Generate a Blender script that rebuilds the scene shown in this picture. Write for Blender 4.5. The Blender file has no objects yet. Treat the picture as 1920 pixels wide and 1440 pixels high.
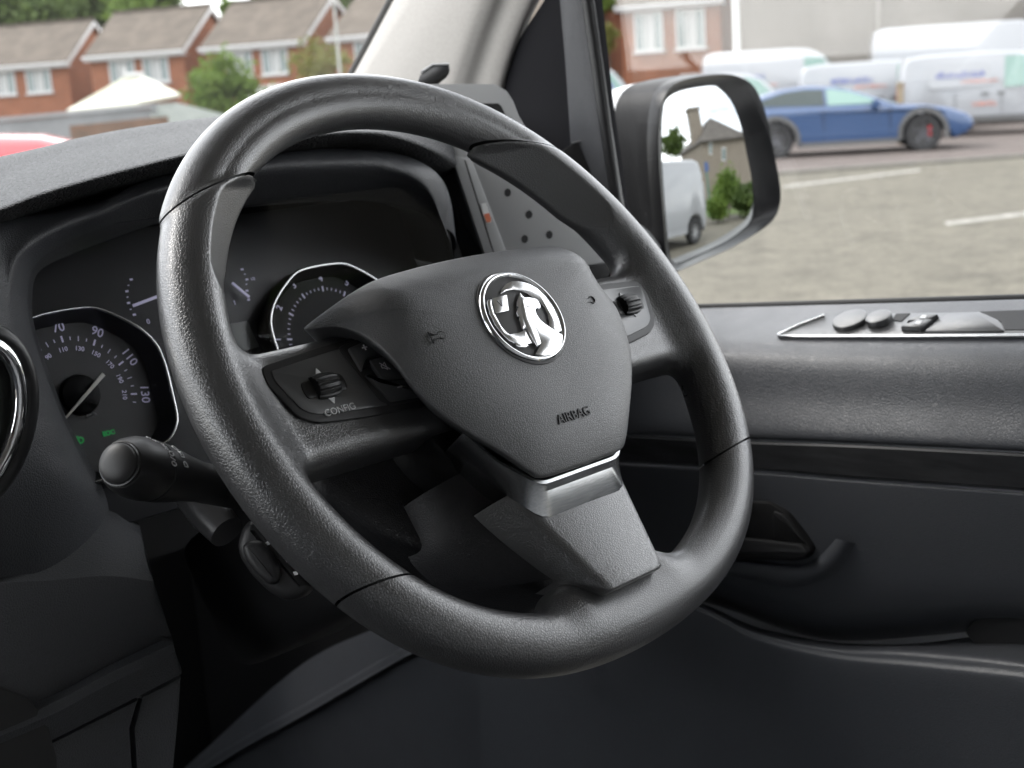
# Interior of a van: steering wheel, dashboard and driver's door, with a street outside.
import bpy, bmesh, math, random
import numpy as np
from mathutils import Vector, Matrix

random.seed(7); np.random.seed(7)
rad = math.radians
scene = bpy.context.scene
COL = scene.collection

# ------------------------------------------------------------------ camera
CAM = np.array([-0.5353553, -0.55702682, 1.6])
CR = np.array([0.69582915, -0.71539794, -0.06346325])
CU = np.array([0.19624671, 0.10438754, 0.97498229])
CF = np.array([0.69087555, 0.69087555, -0.21303039])
FPX = 2600.0                                   # focal length in pixels of a 1920 px wide picture
cam_data = bpy.data.cameras.new("camera")
cam = bpy.data.objects.new("camera", cam_data)
COL.objects.link(cam)
mw = Matrix.Identity(4)
for i in range(3):
    mw[i][0], mw[i][1], mw[i][2], mw[i][3] = CR[i], CU[i], -CF[i], CAM[i]
cam.matrix_world = mw
cam_data.sensor_width = 36.0
cam_data.lens = 36.0 * FPX / 1920.0
cam_data.clip_start = 0.02
cam_data.clip_end = 3000.0
cam_data.dof.use_dof = True
cam_data.dof.focus_distance = 0.755
cam_data.dof.aperture_fstop = 13.5
scene.camera = cam

# ------------------------------------------------------------------ sky and sun
SUN_EL, SUN_AZ = rad(50), rad(-35)              # azimuth from +Y towards +X
world = bpy.data.worlds.new("World")
scene.world = world
world.use_nodes = True
nt = world.node_tree
nt.nodes.clear()
wout = nt.nodes.new("ShaderNodeOutputWorld")
wbg = nt.nodes.new("ShaderNodeBackground")
sky = nt.nodes.new("ShaderNodeTexSky")
sky.sky_type = 'NISHITA'
sky.sun_disc = False
sky.sun_elevation = SUN_EL
sky.sun_rotation = SUN_AZ
tc = nt.nodes.new("ShaderNodeTexCoord")
mp = nt.nodes.new("ShaderNodeMapping")
mp.inputs['Scale'].default_value = (1, 1, 2.6)
nz = nt.nodes.new("ShaderNodeTexNoise")
nz.inputs['Scale'].default_value = 3.2
nz.inputs['Detail'].default_value = 7
nz.inputs['Roughness'].default_value = 0.58
ramp = nt.nodes.new("ShaderNodeValToRGB")
ramp.color_ramp.elements[0].position = 0.34
ramp.color_ramp.elements[0].color = (2.8, 3.1, 3.6, 1)
ramp.color_ramp.elements[1].position = 0.62
ramp.color_ramp.elements[1].color = (12.0, 12.0, 11.8, 1)
mix = nt.nodes.new("ShaderNodeMixRGB")
mix.inputs[0].default_value = 0.88
nt.links.new(tc.outputs['Generated'], mp.inputs['Vector'])
nt.links.new(mp.outputs[0], nz.inputs['Vector'])
nt.links.new(nz.outputs['Fac'], ramp.inputs[0])
nt.links.new(sky.outputs[0], mix.inputs[1])
nt.links.new(ramp.outputs[0], mix.inputs[2])
nt.links.new(mix.outputs[0], wbg.inputs['Color'])
wbg.inputs['Strength'].default_value = 0.11
nt.links.new(wbg.outputs[0], wout.inputs['Surface'])

sun_data = bpy.data.lights.new("sun", 'SUN')
sun_data.energy = 0.5
sun_data.angle = rad(24)
sun_data.color = (1.0, 0.96, 0.9)
sun = bpy.data.objects.new("sun", sun_data)
COL.objects.link(sun)
sun_dir = Vector((math.sin(SUN_AZ) * math.cos(SUN_EL), math.cos(SUN_AZ) * math.cos(SUN_EL), math.sin(SUN_EL)))
sun.rotation_euler = (-sun_dir).to_track_quat('-Z', 'Y').to_euler()

scene.view_settings.view_transform = 'Standard'
scene.view_settings.look = 'None'
scene.view_settings.exposure = 2.1
scene.view_settings.gamma = 1.0
scene.view_settings.use_curve_mapping = False
scene.render.engine = 'CYCLES'
scene.cycles.use_denoising = True
scene.cycles.max_bounces = 8
scene.cycles.diffuse_bounces = 4
scene.cycles.glossy_bounces = 5
scene.cycles.transparent_max_bounces = 12
scene.cycles.sample_clamp_indirect = 6.0
scene.cycles.caustics_reflective = False
scene.cycles.caustics_refractive = False

# ------------------------------------------------------------------ geometry of the photograph's view
W = np.array([0.0, 0.0, 1.45043641])           # centre of the steering wheel
TAU = rad(35)
WX = np.array([1.0, 0, 0])
WY = np.array([0, math.sin(TAU), math.cos(TAU)])
WN = np.array([0, -math.cos(TAU), math.sin(TAU)])
A3 = lambda *a: np.array(a, float)

def ray(x, y):
    d = CF * FPX + (x - 960) * CR - (y - 720) * CU
    return d / np.linalg.norm(d)
def at(x, y, axis, val):
    d = ray(x, y)
    return CAM + d * ((val - CAM[axis]) / d[axis])
def onplane(x, y, P, N):
    d = ray(x, y)
    return CAM + d * (np.dot(P - CAM, N) / np.dot(d, N))
def atw(x, y, n=0.0):
    P = onplane(x, y, W + n * WN, WN) - W
    return np.array([P @ WX, P @ WY, n])
def wl(u, v, n=0.0):
    return W + WX * u + WY * v + WN * n

# ------------------------------------------------------------------ materials
def nodes_of(m):
    m.use_nodes = True
    return m.node_tree, m.node_tree.nodes['Principled BSDF']

def mat(name, col, rough=0.5, metal=0.0, spec=0.5, coat=0.0, emit=None, estr=0.0):
    m = bpy.data.materials.new(name)
    t, b = nodes_of(m)
    b.inputs['Base Color'].default_value = (*col, 1)
    b.inputs['Roughness'].default_value = rough
    b.inputs['Metallic'].default_value = metal
    b.inputs['Specular IOR Level'].default_value = spec
    b.inputs['Coat Weight'].default_value = coat
    b.inputs['Coat Roughness'].default_value = 0.08
    if emit:
        b.inputs['Emission Color'].default_value = (*emit, 1)
        b.inputs['Emission Strength'].default_value = estr
    return m

def grain(name, col, rough, scale, dist, strength=1.0, spec=0.5, rvar=0.0, wear=0.0, coat=0.0):
    """moulded plastic with a leather grain: pads between fine creases"""
    m = mat(name, col, rough, 0, spec, coat)
    t, b = nodes_of(m)
    b.inputs['Coat Roughness'].default_value = rough * .68
    L = t.links.new
    tc = t.nodes.new("ShaderNodeTexCoord")
    n0 = t.nodes.new("ShaderNodeTexNoise"); n0.inputs['Scale'].default_value = scale * 0.5; n0.inputs['Detail'].default_value = 1
    sub = t.nodes.new("ShaderNodeVectorMath"); sub.operation = 'SUBTRACT'; sub.inputs[1].default_value = (.5, .5, .5)
    mul = t.nodes.new("ShaderNodeVectorMath"); mul.operation = 'SCALE'; mul.inputs['Scale'].default_value = 0.55 / scale
    add = t.nodes.new("ShaderNodeVectorMath")
    L(tc.outputs['Object'], n0.inputs['Vector']); L(n0.outputs['Color'], sub.inputs[0]); L(sub.outputs[0], mul.inputs[0])
    L(tc.outputs['Object'], add.inputs[0]); L(mul.outputs[0], add.inputs[1])
    v = t.nodes.new("ShaderNodeTexVoronoi"); v.feature = 'DISTANCE_TO_EDGE'; v.inputs['Scale'].default_value = scale
    L(add.outputs[0], v.inputs['Vector'])
    mr = t.nodes.new("ShaderNodeMapRange"); mr.interpolation_type = 'SMOOTHSTEP'
    mr.inputs['From Min'].default_value = 0.0; mr.inputs['From Max'].default_value = 0.20
    L(v.outputs['Distance'], mr.inputs['Value'])
    bump = t.nodes.new("ShaderNodeBump"); bump.inputs['Strength'].default_value = strength; bump.inputs['Distance'].default_value = dist
    L(mr.outputs[0], bump.inputs['Height'])
    L(bump.outputs[0], b.inputs['Normal']); L(bump.outputs[0], b.inputs['Coat Normal'])
    if rvar or wear:
        n1 = t.nodes.new("ShaderNodeTexNoise"); n1.inputs['Scale'].default_value = 22; n1.inputs['Detail'].default_value = 5
        L(tc.outputs['Object'], n1.inputs['Vector'])
        r = t.nodes.new("ShaderNodeMapRange")
        r.inputs['From Min'].default_value = 0.3; r.inputs['From Max'].default_value = 0.7
        r.inputs['To Min'].default_value = rough - rvar; r.inputs['To Max'].default_value = rough + rvar
        L(n1.outputs['Fac'], r.inputs['Value']); L(r.outputs[0], b.inputs['Roughness'])
    return m

def noisy(name, c1, c2, scale, rough=0.8, detail=6, bump=0.0, dist=0.01, stretch=None, spec=0.3, p0=.35, p1=.65, coords='Object'):
    m = mat(name, c1, rough, 0, spec)
    t, b = nodes_of(m); L = t.links.new
    tc = t.nodes.new("ShaderNodeTexCoord")
    src = tc.outputs[coords]
    if stretch:
        mpn = t.nodes.new("ShaderNodeMapping"); mpn.inputs['Scale'].default_value = stretch
        L(src, mpn.inputs['Vector']); src = mpn.outputs[0]
    n = t.nodes.new("ShaderNodeTexNoise"); n.inputs['Scale'].default_value = scale; n.inputs['Detail'].default_value = detail
    n.inputs['Roughness'].default_value = 0.65
    L(src, n.inputs['Vector'])
    r = t.nodes.new("ShaderNodeValToRGB")
    r.color_ramp.elements[0].position = p0; r.color_ramp.elements[0].color = (*c1, 1)
    r.color_ramp.elements[1].position = p1; r.color_ramp.elements[1].color = (*c2, 1)
    L(n.outputs['Fac'], r.inputs[0]); L(r.outputs[0], b.inputs['Base Color'])
    if bump:
        bp = t.nodes.new("ShaderNodeBump"); bp.inputs['Strength'].default_value = bump; bp.inputs['Distance'].default_value = dist
        L(n.outputs['Fac'], bp.inputs['Height']); L(bp.outputs[0], b.inputs['Normal'])
    return m

def glass(name, tint=(1, 1, 1), refl=1.0, haze=0.0):
    """thin pane: clear straight through, mirror-like reflection rising at grazing angles"""
    m = bpy.data.materials.new(name); m.use_nodes = True
    t = m.node_tree; t.nodes.clear(); L = t.links.new
    o = t.nodes.new("ShaderNodeOutputMaterial")
    tr = t.nodes.new("ShaderNodeBsdfTransparent"); tr.inputs[0].default_value = (*tint, 1)
    gl = t.nodes.new("ShaderNodeBsdfGlossy"); gl.inputs['Roughness'].default_value = 0.0; gl.inputs['Color'].default_value = (refl, refl, refl, 1)
    ge = t.nodes.new("ShaderNodeNewGeometry")
    def mth(op, a, b=None):
        n = t.nodes.new("ShaderNodeMath"); n.operation = op
        for i, x in enumerate((a, b)):
            if x is None: continue
            if isinstance(x, (int, float)): n.inputs[i].default_value = x
            else: L(x, n.inputs[i])
        return n.outputs[0]
    dt = t.nodes.new("ShaderNodeVectorMath"); dt.operation = 'DOT_PRODUCT'
    L(ge.outputs['Incoming'], dt.inputs[0]); L(ge.outputs['Normal'], dt.inputs[1])
    c1 = mth('SUBTRACT', 1.0, mth('ABSOLUTE', dt.outputs['Value']))
    fres = mth('ADD', 0.04, mth('MULTIPLY', 0.96, mth('POWER', c1, 5.0)))
    mx = t.nodes.new("ShaderNodeMixShader")
    L(fres, mx.inputs[0]); L(tr.outputs[0], mx.inputs[1]); L(gl.outputs[0], mx.inputs[2]); L(mx.outputs[0], o.inputs[0])
    if haze:  # translucent veil mixed in as haze across the pane
        du = t.nodes.new("ShaderNodeBsdfTranslucent"); du.inputs[0].default_value = (.8, .78, .72, 1)
        m2 = t.nodes.new("ShaderNodeMixShader"); m2.inputs[0].default_value = haze
        L(mx.outputs[0], m2.inputs[1]); L(du.outputs[0], m2.inputs[2]); L(m2.outputs[0], o.inputs[0])
    return m

# ------------------------------------------------------------------ mesh helpers
def tag(o, label=None, cat=None, group=None, kind=None):
    if label: o['label'] = label
    if cat: o['category'] = cat
    if group: o['group'] = group
    if kind: o['kind'] = kind
    return o

def thing(name, label, cat, loc=(0, 0, 0), rotz=0.0, group=None):
    o = bpy.data.objects.new(name, None)
    COL.objects.link(o)
    o.location = loc; o.rotation_euler = (0, 0, rotz)
    o.empty_display_size = 0.1
    return tag(o, label, cat, group)

def world_of(o):
    B = Matrix.Translation(o.location) @ o.rotation_euler.to_matrix().to_4x4()
    return world_of(o.parent) @ o.matrix_parent_inverse @ B if o.parent else B

def place(o, parent):
    """parent o (built in world coordinates) keeping it where it is"""
    o.parent = parent
    o.matrix_parent_inverse = world_of(parent).inverted()
    return o

def addmesh(name, V, F, m, parent=None, smooth=True, local=False, angle=None):
    me = bpy.data.meshes.new(name)
    V = np.asarray(V, float).reshape(-1, 3)
    me.from_pydata(V.tolist(), [], [tuple(int(i) for i in f) for f in F])
    me.update()
    if m is not None:
        me.materials.append(m)
    bm = bmesh.new(); bm.from_mesh(me)
    bmesh.ops.recalc_face_normals(bm, faces=bm.faces)
    bm.to_mesh(me); bm.free()
    if smooth:
        me.polygons.foreach_set('use_smooth', [True] * len(me.polygons))
        if angle is not None:
            me.set_sharp_from_angle(angle=rad(angle))
    o = bpy.data.objects.new(name, me)
    COL.objects.link(o)
    if parent is not None:
        if local: o.parent = parent
        else: place(o, parent)
    return o

def catmull(P, n, closed=False):
    P = np.asarray(P, float)
    if closed:
        Q = np.vstack([P[-1], P, P[0], P[1]])
    else:
        Q = np.vstack([2 * P[0] - P[1], P, 2 * P[-1] - P[-2]])
    m = len(Q) - 3
    d = np.linalg.norm(np.diff(Q[1:-1], axis=0), axis=1)
    s = np.r_[0, np.cumsum(d)]
    ts = np.linspace(0, s[-1], n, endpoint=not closed)
    out = []
    for t in ts:
        i = min(int(np.searchsorted(s, t, 'right')) - 1, m - 1)
        u = (t - s[i]) / (d[i] + 1e-12)
        p0, p1, p2, p3 = Q[i:i + 4]
        out.append(0.5 * (2 * p1 + (p2 - p0) * u + (2 * p0 - 5 * p1 + 4 * p2 - p3) * u * u + (3 * p1 - p0 - 3 * p2 + p3) * u ** 3))
    return np.array(out)

def polyline(P, n):
    P = np.asarray(P, float); d = np.linalg.norm(np.diff(P, axis=0), axis=1); s = np.r_[0, np.cumsum(d)]
    t = np.linspace(0, s[-1], n)
    return np.stack([np.interp(t, s, P[:, k]) for k in range(P.shape[1])], 1)

def grid_faces(r, c, wrap=False):
    F = []
    for i in range(r - 1):
        for j in range(c if wrap else c - 1):
            k = (j + 1) % c
            F.append((i * c + j, i * c + k, (i + 1) * c + k, (i + 1) * c + j))
    return F

def loft(curves, n=40, rows=None, closed=False, linear=False):
    """surface through curves; rows: total rows, smooth across the curves"""
    C = np.array([polyline(c, n) if linear else catmull(c, n, closed) for c in curves])
    if rows:
        C = np.stack([catmull(C[:, j], rows) for j in range(n)], 1)
    return C.reshape(-1, 3), grid_faces(C.shape[0], n, closed)

def inset(P, d):
    """shrink a closed 2D outline by d"""
    P = np.asarray(P, float); n = len(P)
    a = np.roll(P, 1, 0); b = np.roll(P, -1, 0)
    area = 0.5 * np.sum(P[:, 0] * b[:, 1] - b[:, 0] * P[:, 1])
    s = 1 if area > 0 else -1
    e1 = P - a; e2 = b - P
    n1 = np.stack([-e1[:, 1], e1[:, 0]], 1); n2 = np.stack([-e2[:, 1], e2[:, 0]], 1)
    n1 /= np.linalg.norm(n1, axis=1)[:, None] + 1e-12; n2 /= np.linalg.norm(n2, axis=1)[:, None] + 1e-12
    m = n1 + n2
    k = (m * n1).sum(1)[:, None]
    return P + s * d * m / np.maximum(k, 0.35)

def roundpoly(P, r, seg=5):
    P = np.asarray(P, float); n = len(P); out = []
    for i in range(n):
        p, a, b = P[i], P[i - 1], P[(i + 1) % n]
        ri = r[i] if hasattr(r, '__len__') else r
        da, db = a - p, b - p
        la, lb = np.linalg.norm(da), np.linalg.norm(db)
        ri = min(ri, la * .45, lb * .45)
        s, e = p + da / la * ri, p + db / lb * ri
        for t in np.linspace(0, 1, seg + 1):
            out.append((1 - t) ** 2 * s + 2 * t * (1 - t) * p + t * t * e)
    return np.array(out)

def frame(O, ex, ey):
    O, ex, ey = A3(*O), A3(*ex), A3(*ey)
    ex = ex / np.linalg.norm(ex); ey = ey - ex * (ey @ ex); ey = ey / np.linalg.norm(ey)
    ez = np.cross(ex, ey)
    return O, ex, ey, ez

def prism(name, P, fr, z0, z1, m, parent, bev=0.0, seg=2, smooth=True, angle=35, dome=0.0):
    """solid from a 2D outline P in a frame (O, ex, ey, ez), from depth z0 to face z1, front edge bevelled"""
    O, ex, ey, ez = fr
    P = np.asarray(P, float); n = len(P)
    rings = [(P, z0)]
    if bev > 0:
        for k in range(seg + 1):
            a = k / seg * math.pi / 2
            rings.append((inset(P, bev * (1 - math.cos(a))), z1 - bev + bev * math.sin(a)))
    else:
        rings.append((P, z1))
    if dome:
        c = P.mean(0); last = rings[-1][0]
        for t in (.75, .5, .25):
            rings.append((c + (last - c) * t, rings[-1][1] + dome * (0.4 if t == .75 else .35 if t == .5 else .25)))
    V = []; F = []
    for R_, z in rings:
        V += [O + ex * p[0] + ey * p[1] + ez * z for p in R_]
    k = len(rings)
    F += grid_faces(k, n, True)
    F.append(tuple(reversed(range(n))))
    F.append(tuple((k - 1) * n + i for i in range(n)))
    return addmesh(name, V, F, m, parent, smooth, angle=angle)

def tube(name, path, radii, m, parent, seg=14, closed=False, cap=True, squash=None, local=False):
    P = np.asarray(path, float); n = len(P)
    if not hasattr(radii, '__len__'): radii = [radii] * n
    T = np.gradient(P, axis=0) if not closed else np.roll(P, -1, 0) - np.roll(P, 1, 0)
    T /= np.linalg.norm(T, axis=1)[:, None]
    up = A3(0, 0, 1) if abs(T[0][2]) < .9 else A3(1, 0, 0)
    N = up - T[0] * (up @ T[0]); N /= np.linalg.norm(N)
    V = []
    for i in range(n):
        N = N - T[i] * (N @ T[i]); N /= np.linalg.norm(N)
        B = np.cross(T[i], N)
        for k in range(seg):
            a = 2 * math.pi * k / seg
            V.append(P[i] + radii[i] * (math.cos(a) * N + math.sin(a) * B))
    F = grid_faces(n, seg, True)
    if closed:
        F += [((n - 1) * seg + j, (n - 1) * seg + (j + 1) % seg, (j + 1) % seg, j) for j in range(seg)]
    elif cap:
        F.append(tuple(reversed(range(seg)))); F.append(tuple((n - 1) * seg + j for j in range(seg)))
    return addmesh(name, V, F, m, parent, True, local, angle=50)

def boxV(c, s, R=None):
    c = A3(*c); s = A3(*s) / 2
    V = np.array([[x, y, z] for x in (-1, 1) for y in (-1, 1) for z in (-1, 1)], float) * s
    if R is not None: V = V @ R.T
    V = V + c
    F = [(0, 1, 3, 2), (4, 6, 7, 5), (0, 4, 5, 1), (2, 3, 7, 6), (0, 2, 6, 4), (1, 5, 7, 3)]
    return V, F

class MB:
    """collects pieces that belong to ONE part"""
    def __init__(s): s.V = []; s.F = []
    def add(s, V, F):
        o = len(s.V); s.V += [tuple(v) for v in np.asarray(V, float)]; s.F += [tuple(i + o for i in f) for f in F]; return s
    def box(s, c, sz, R=None): return s.add(*boxV(c, sz, R))
    def build(s, name, m, parent=None, smooth=False, local=False, angle=None):
        return addmesh(name, s.V, s.F, m, parent, smooth, local, angle)

def lettering(name, text, size, O, ex, ey, m, parent, depth=0.0004, align='CENTER', spacing=1.0, bold=0.0, shear=0.0):
    cu = bpy.data.curves.new(name, 'FONT')
    cu.body = text; cu.size = size; cu.align_x = align; cu.align_y = 'CENTER'
    cu.extrude = depth; cu.resolution_u = 4; cu.space_character = spacing; cu.offset = bold; cu.shear = shear
    tmp = bpy.data.objects.new(name, cu); COL.objects.link(tmp)
    dg = bpy.context.evaluated_depsgraph_get()
    me = bpy.data.meshes.new_from_object(tmp.evaluated_get(dg))
    bpy.data.objects.remove(tmp); bpy.data.curves.remove(cu)
    me.materials.clear(); me.materials.append(m)
    O, ex, ey, ez = frame(O, ex, ey)
    n = len(me.vertices); co = np.empty(n * 3); me.vertices.foreach_get('co', co); co = co.reshape(-1, 3)
    co = O + co[:, :1] * ex + co[:, 1:2] * ey + co[:, 2:] * ez
    me.vertices.foreach_set('co', co.ravel()); me.update()
    o = bpy.data.objects.new(name, me); COL.objects.link(o)
    if parent is not None: place(o, parent)
    return o

# common materials
M_GRIP = grain("rim_leather_grain", (0.050, 0.050, 0.052), 0.33, 660, 0.00009, 0.8, 1.0, 0.06, coat=.6)
M_PAD = grain("airbag_grain", (0.060, 0.061, 0.064), 0.40, 820, 0.00010, 0.8, 0.9, 0.04)
M_DASH = grain("dash_grain", (0.044, 0.046, 0.052), 0.48, 600, 0.00018, 0.85, 0.5)
M_DASHTOP = grain("dash_top_grain", (0.040, 0.041, 0.044), 0.52, 330, 0.0009, 1.0, 0.3)
M_DOOR = grain("door_grain", (0.076, 0.081, 0.092), 0.42, 520, 0.00013, 0.7, 0.7, rvar=.07, coat=.1)
M_PLAST = mat("black_plastic", (0.015, 0.015, 0.016), 0.38)
M_SATIN = mat("satin_black_plastic", (0.02, 0.02, 0.021), 0.45)
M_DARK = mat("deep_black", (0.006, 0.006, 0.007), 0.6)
M_CHROME = mat("chrome", (0.82, 0.83, 0.84), 0.06, 1.0)
M_BRUSH = noisy("brushed_metal", (0.40, 0.41, 0.42), (0.52, 0.53, 0.54), 90, 0.26, 3, 0.02, .0002, (1, 12, 12))
M_BRUSH.node_tree.nodes['Principled BSDF'].inputs['Metallic'].default_value = 1.0
M_WHITE = mat("white_print", (0.75, 0.75, 0.76), 0.5)
M_LILAC = mat("dial_print", (0.62, 0.6, 0.78), 0.5, emit=(0.6, 0.58, 0.85), estr=0.05)
M_GREEN = mat("lit_green_lamp", (0.02, 0.2, 0.05), 0.5, emit=(0.02, 0.4, 0.1), estr=0.06)

# ================================================================== STEERING WHEEL
RIMT = [(-180, .1685), (-171, .1704), (-162, .1733), (-150, .1740), (-140, .1750), (-129, .1758), (-118, .1740), (-106, .1722), (-93, .1726), (-83, .1738),
        (-72, .1740), (-61, .1752), (-51, .1758), (-39, .1768), (-28, .1768), (-16, .1758), (-5, .1750), (2, .1743), (12, .1735), (27, .1724), (38, .1714),
        (51, .1693), (62, .1690), (73, .1690), (87, .1692), (96, .1707), (102, .1726), (108, .1743), (115, .1762), (123, .1776), (137, .1787), (143, .1788),
        (149, .1770), (156, .1748), (164, .1716), (172, .1690)]
_a = np.radians([a for a, r in RIMT])
_A = np.stack([np.ones_like(_a)] + [f(k * _a) for k in range(1, 8) for f in (np.cos, np.sin)], 1)
RIMC = np.linalg.lstsq(_A, np.array([r for a, r in RIMT]), rcond=None)[0]
def rim_R(ph):
    r = RIMC[0] + 0 * np.asarray(ph)
    for k in range(1, 8):
        r = r + RIMC[2 * k - 1] * np.cos(k * ph) + RIMC[2 * k] * np.sin(k * ph)
    return r

def sstep(a, b, x):
    t = np.clip((x - a) / (b - a), 0, 1)
    return t * t * (3 - 2 * t)

def smin(a, b, k):
    h = np.clip(0.5 + 0.5 * (b - a) / k, 0, 1)
    return b * (1 - h) + a * h - k * h * (1 - h)

def sdbox(x, y, z, hx, hy, hz, r):
    qx, qy, qz = np.abs(x) - hx + r, np.abs(y) - hy + r, np.abs(z) - hz + r
    o = np.sqrt(np.maximum(qx, 0) ** 2 + np.maximum(qy, 0) ** 2 + np.maximum(qz, 0) ** 2)
    return o + np.minimum(np.maximum(qx, np.maximum(qy, qz)), 0) - r

SEAM_UP = lambda u: 0.121 - 0.28 * (np.abs(u) - 0.126)
SEAM_LO = lambda u: -0.104 + 0.08 * (np.abs(u) - 0.14)

def wheel_sdf(u, v, n):
    ph = np.arctan2(u, v)
    x = np.hypot(u, v) - rim_R(ph)
    ap = np.abs(ph)
    ar, an = 0.0163, 0.0172
    d = (np.sqrt((x / ar) ** 2 + (n / an) ** 2) - 1) * ar
    # upper section: an outer roll over an inner roll, with a crease between them
    d1 = np.sqrt((x - 0.0030) ** 2 + (n + 0.0006) ** 2) - 0.0152
    d2 = np.sqrt((x + 0.0046) ** 2 + (n - 0.0010) ** 2) - 0.0126
    wu = sstep(-0.004, 0.004, v - SEAM_UP(u))
    d = d * (1 - wu) + np.minimum(d1, d2) * wu
    # thumb rests: flat facets towards the hub
    w = sstep(rad(80), rad(62), ap) * (1 - wu)
    t2 = np.sqrt((x + 0.0075) ** 2 + (n + 0.001) ** 2) - 0.0138
    w2 = sstep(rad(78), rad(56), ap) * (1 - wu)
    d = smin(d, t2 + (1 - w2) * 0.012, 0.003)
    cut = (-0.76 * x + 0.65 * n) - 0.0137 - (1 - w) * 0.012
    d = np.maximum(d, cut)
    # side arms
    arm = sdbox(np.abs(u) - 0.098, v + 0.0035, n + 0.0125, 0.062, 0.0335, 0.0185, 0.010)
    d = smin(d, arm, 0.016)
    # foot of the lower spoke
    ft = sdbox(u, v + 0.150, n + 0.007, 0.042, 0.012, 0.015, 0.010)
    return smin(d, ft, 0.022)

def surface_nets(f, lo, hi, h):
    ax = [np.arange(l, b + h, h) for l, b in zip(lo, hi)]
    D = f(*np.meshgrid(*ax, indexing='ij'))
    S = D < 0
    c = np.zeros(tuple(s - 1 for s in S.shape), np.int8)
    offs = [(i, j, k) for i in (0, 1) for j in (0, 1) for k in (0, 1)]
    for i, j, k in offs:
        c += S[i:S.shape[0] - 1 + i, j:S.shape[1] - 1 + j, k:S.shape[2] - 1 + k]
    I = np.argwhere((c > 0) & (c < 8))
    cv = np.stack([D[I[:, 0] + i, I[:, 1] + j, I[:, 2] + k] for i, j, k in offs], 1)
    co = np.array(offs, float)
    acc = np.zeros((len(I), 3)); cnt = np.zeros(len(I))
    for a in range(8):
        for b in range(a + 1, 8):
            if np.abs(co[a] - co[b]).sum() == 1:
                m = (cv[:, a] < 0) != (cv[:, b] < 0)
                t = np.where(m, cv[:, a] / (cv[:, a] - cv[:, b] + 1e-20), 0)
                acc += np.where(m[:, None], co[a] + t[:, None] * (co[b] - co[a]), 0); cnt += m
    V = (I + acc / cnt[:, None]) * h + np.array(lo)
    idx = -np.ones(c.shape, np.int64); idx[I[:, 0], I[:, 1], I[:, 2]] = np.arange(len(I))
    F = []
    for axn in range(3):
        a1, a2 = [(1, 2), (2, 0), (0, 1)][axn]
        sl0 = [slice(None)] * 3; sl1 = [slice(None)] * 3
        sl0[axn] = slice(0, -1); sl1[axn] = slice(1, None)
        E = np.argwhere(S[tuple(sl0)] != S[tuple(sl1)])
        E = E[(E[:, a1] > 0) & (E[:, a2] > 0) & (E[:, a1] < c.shape[a1]) & (E[:, a2] < c.shape[a2])]
        inside = S[E[:, 0], E[:, 1], E[:, 2]]
        q = []
        for da, db in ((-1, -1), (0, -1), (0, 0), (-1, 0)):
            G = E.copy(); G[:, a1] += da; G[:, a2] += db
            q.append(idx[G[:, 0], G[:, 1], G[:, 2]])
        q = np.stack(q, 1)
        q[~inside] = q[~inside][:, ::-1]
        F.append(q)
    F = np.vstack(F)
    for _ in range(3):
        e = h * 0.2
        d0 = f(V[:, 0], V[:, 1], V[:, 2])
        g = np.stack([f(V[:, 0] + (k == 0) * e, V[:, 1] + (k == 1) * e, V[:, 2] + (k == 2) * e) - d0 for k in range(3)], 1) / e
        V = V - 0.8 * g * (d0 / np.maximum((g * g).sum(1), 0.05))[:, None]
    return V, F

wheel = thing("steering_wheel", "black leather-grained steering wheel with chrome griffin badge and silver trim below the airbag", "steering wheel", tuple(W))

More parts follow.
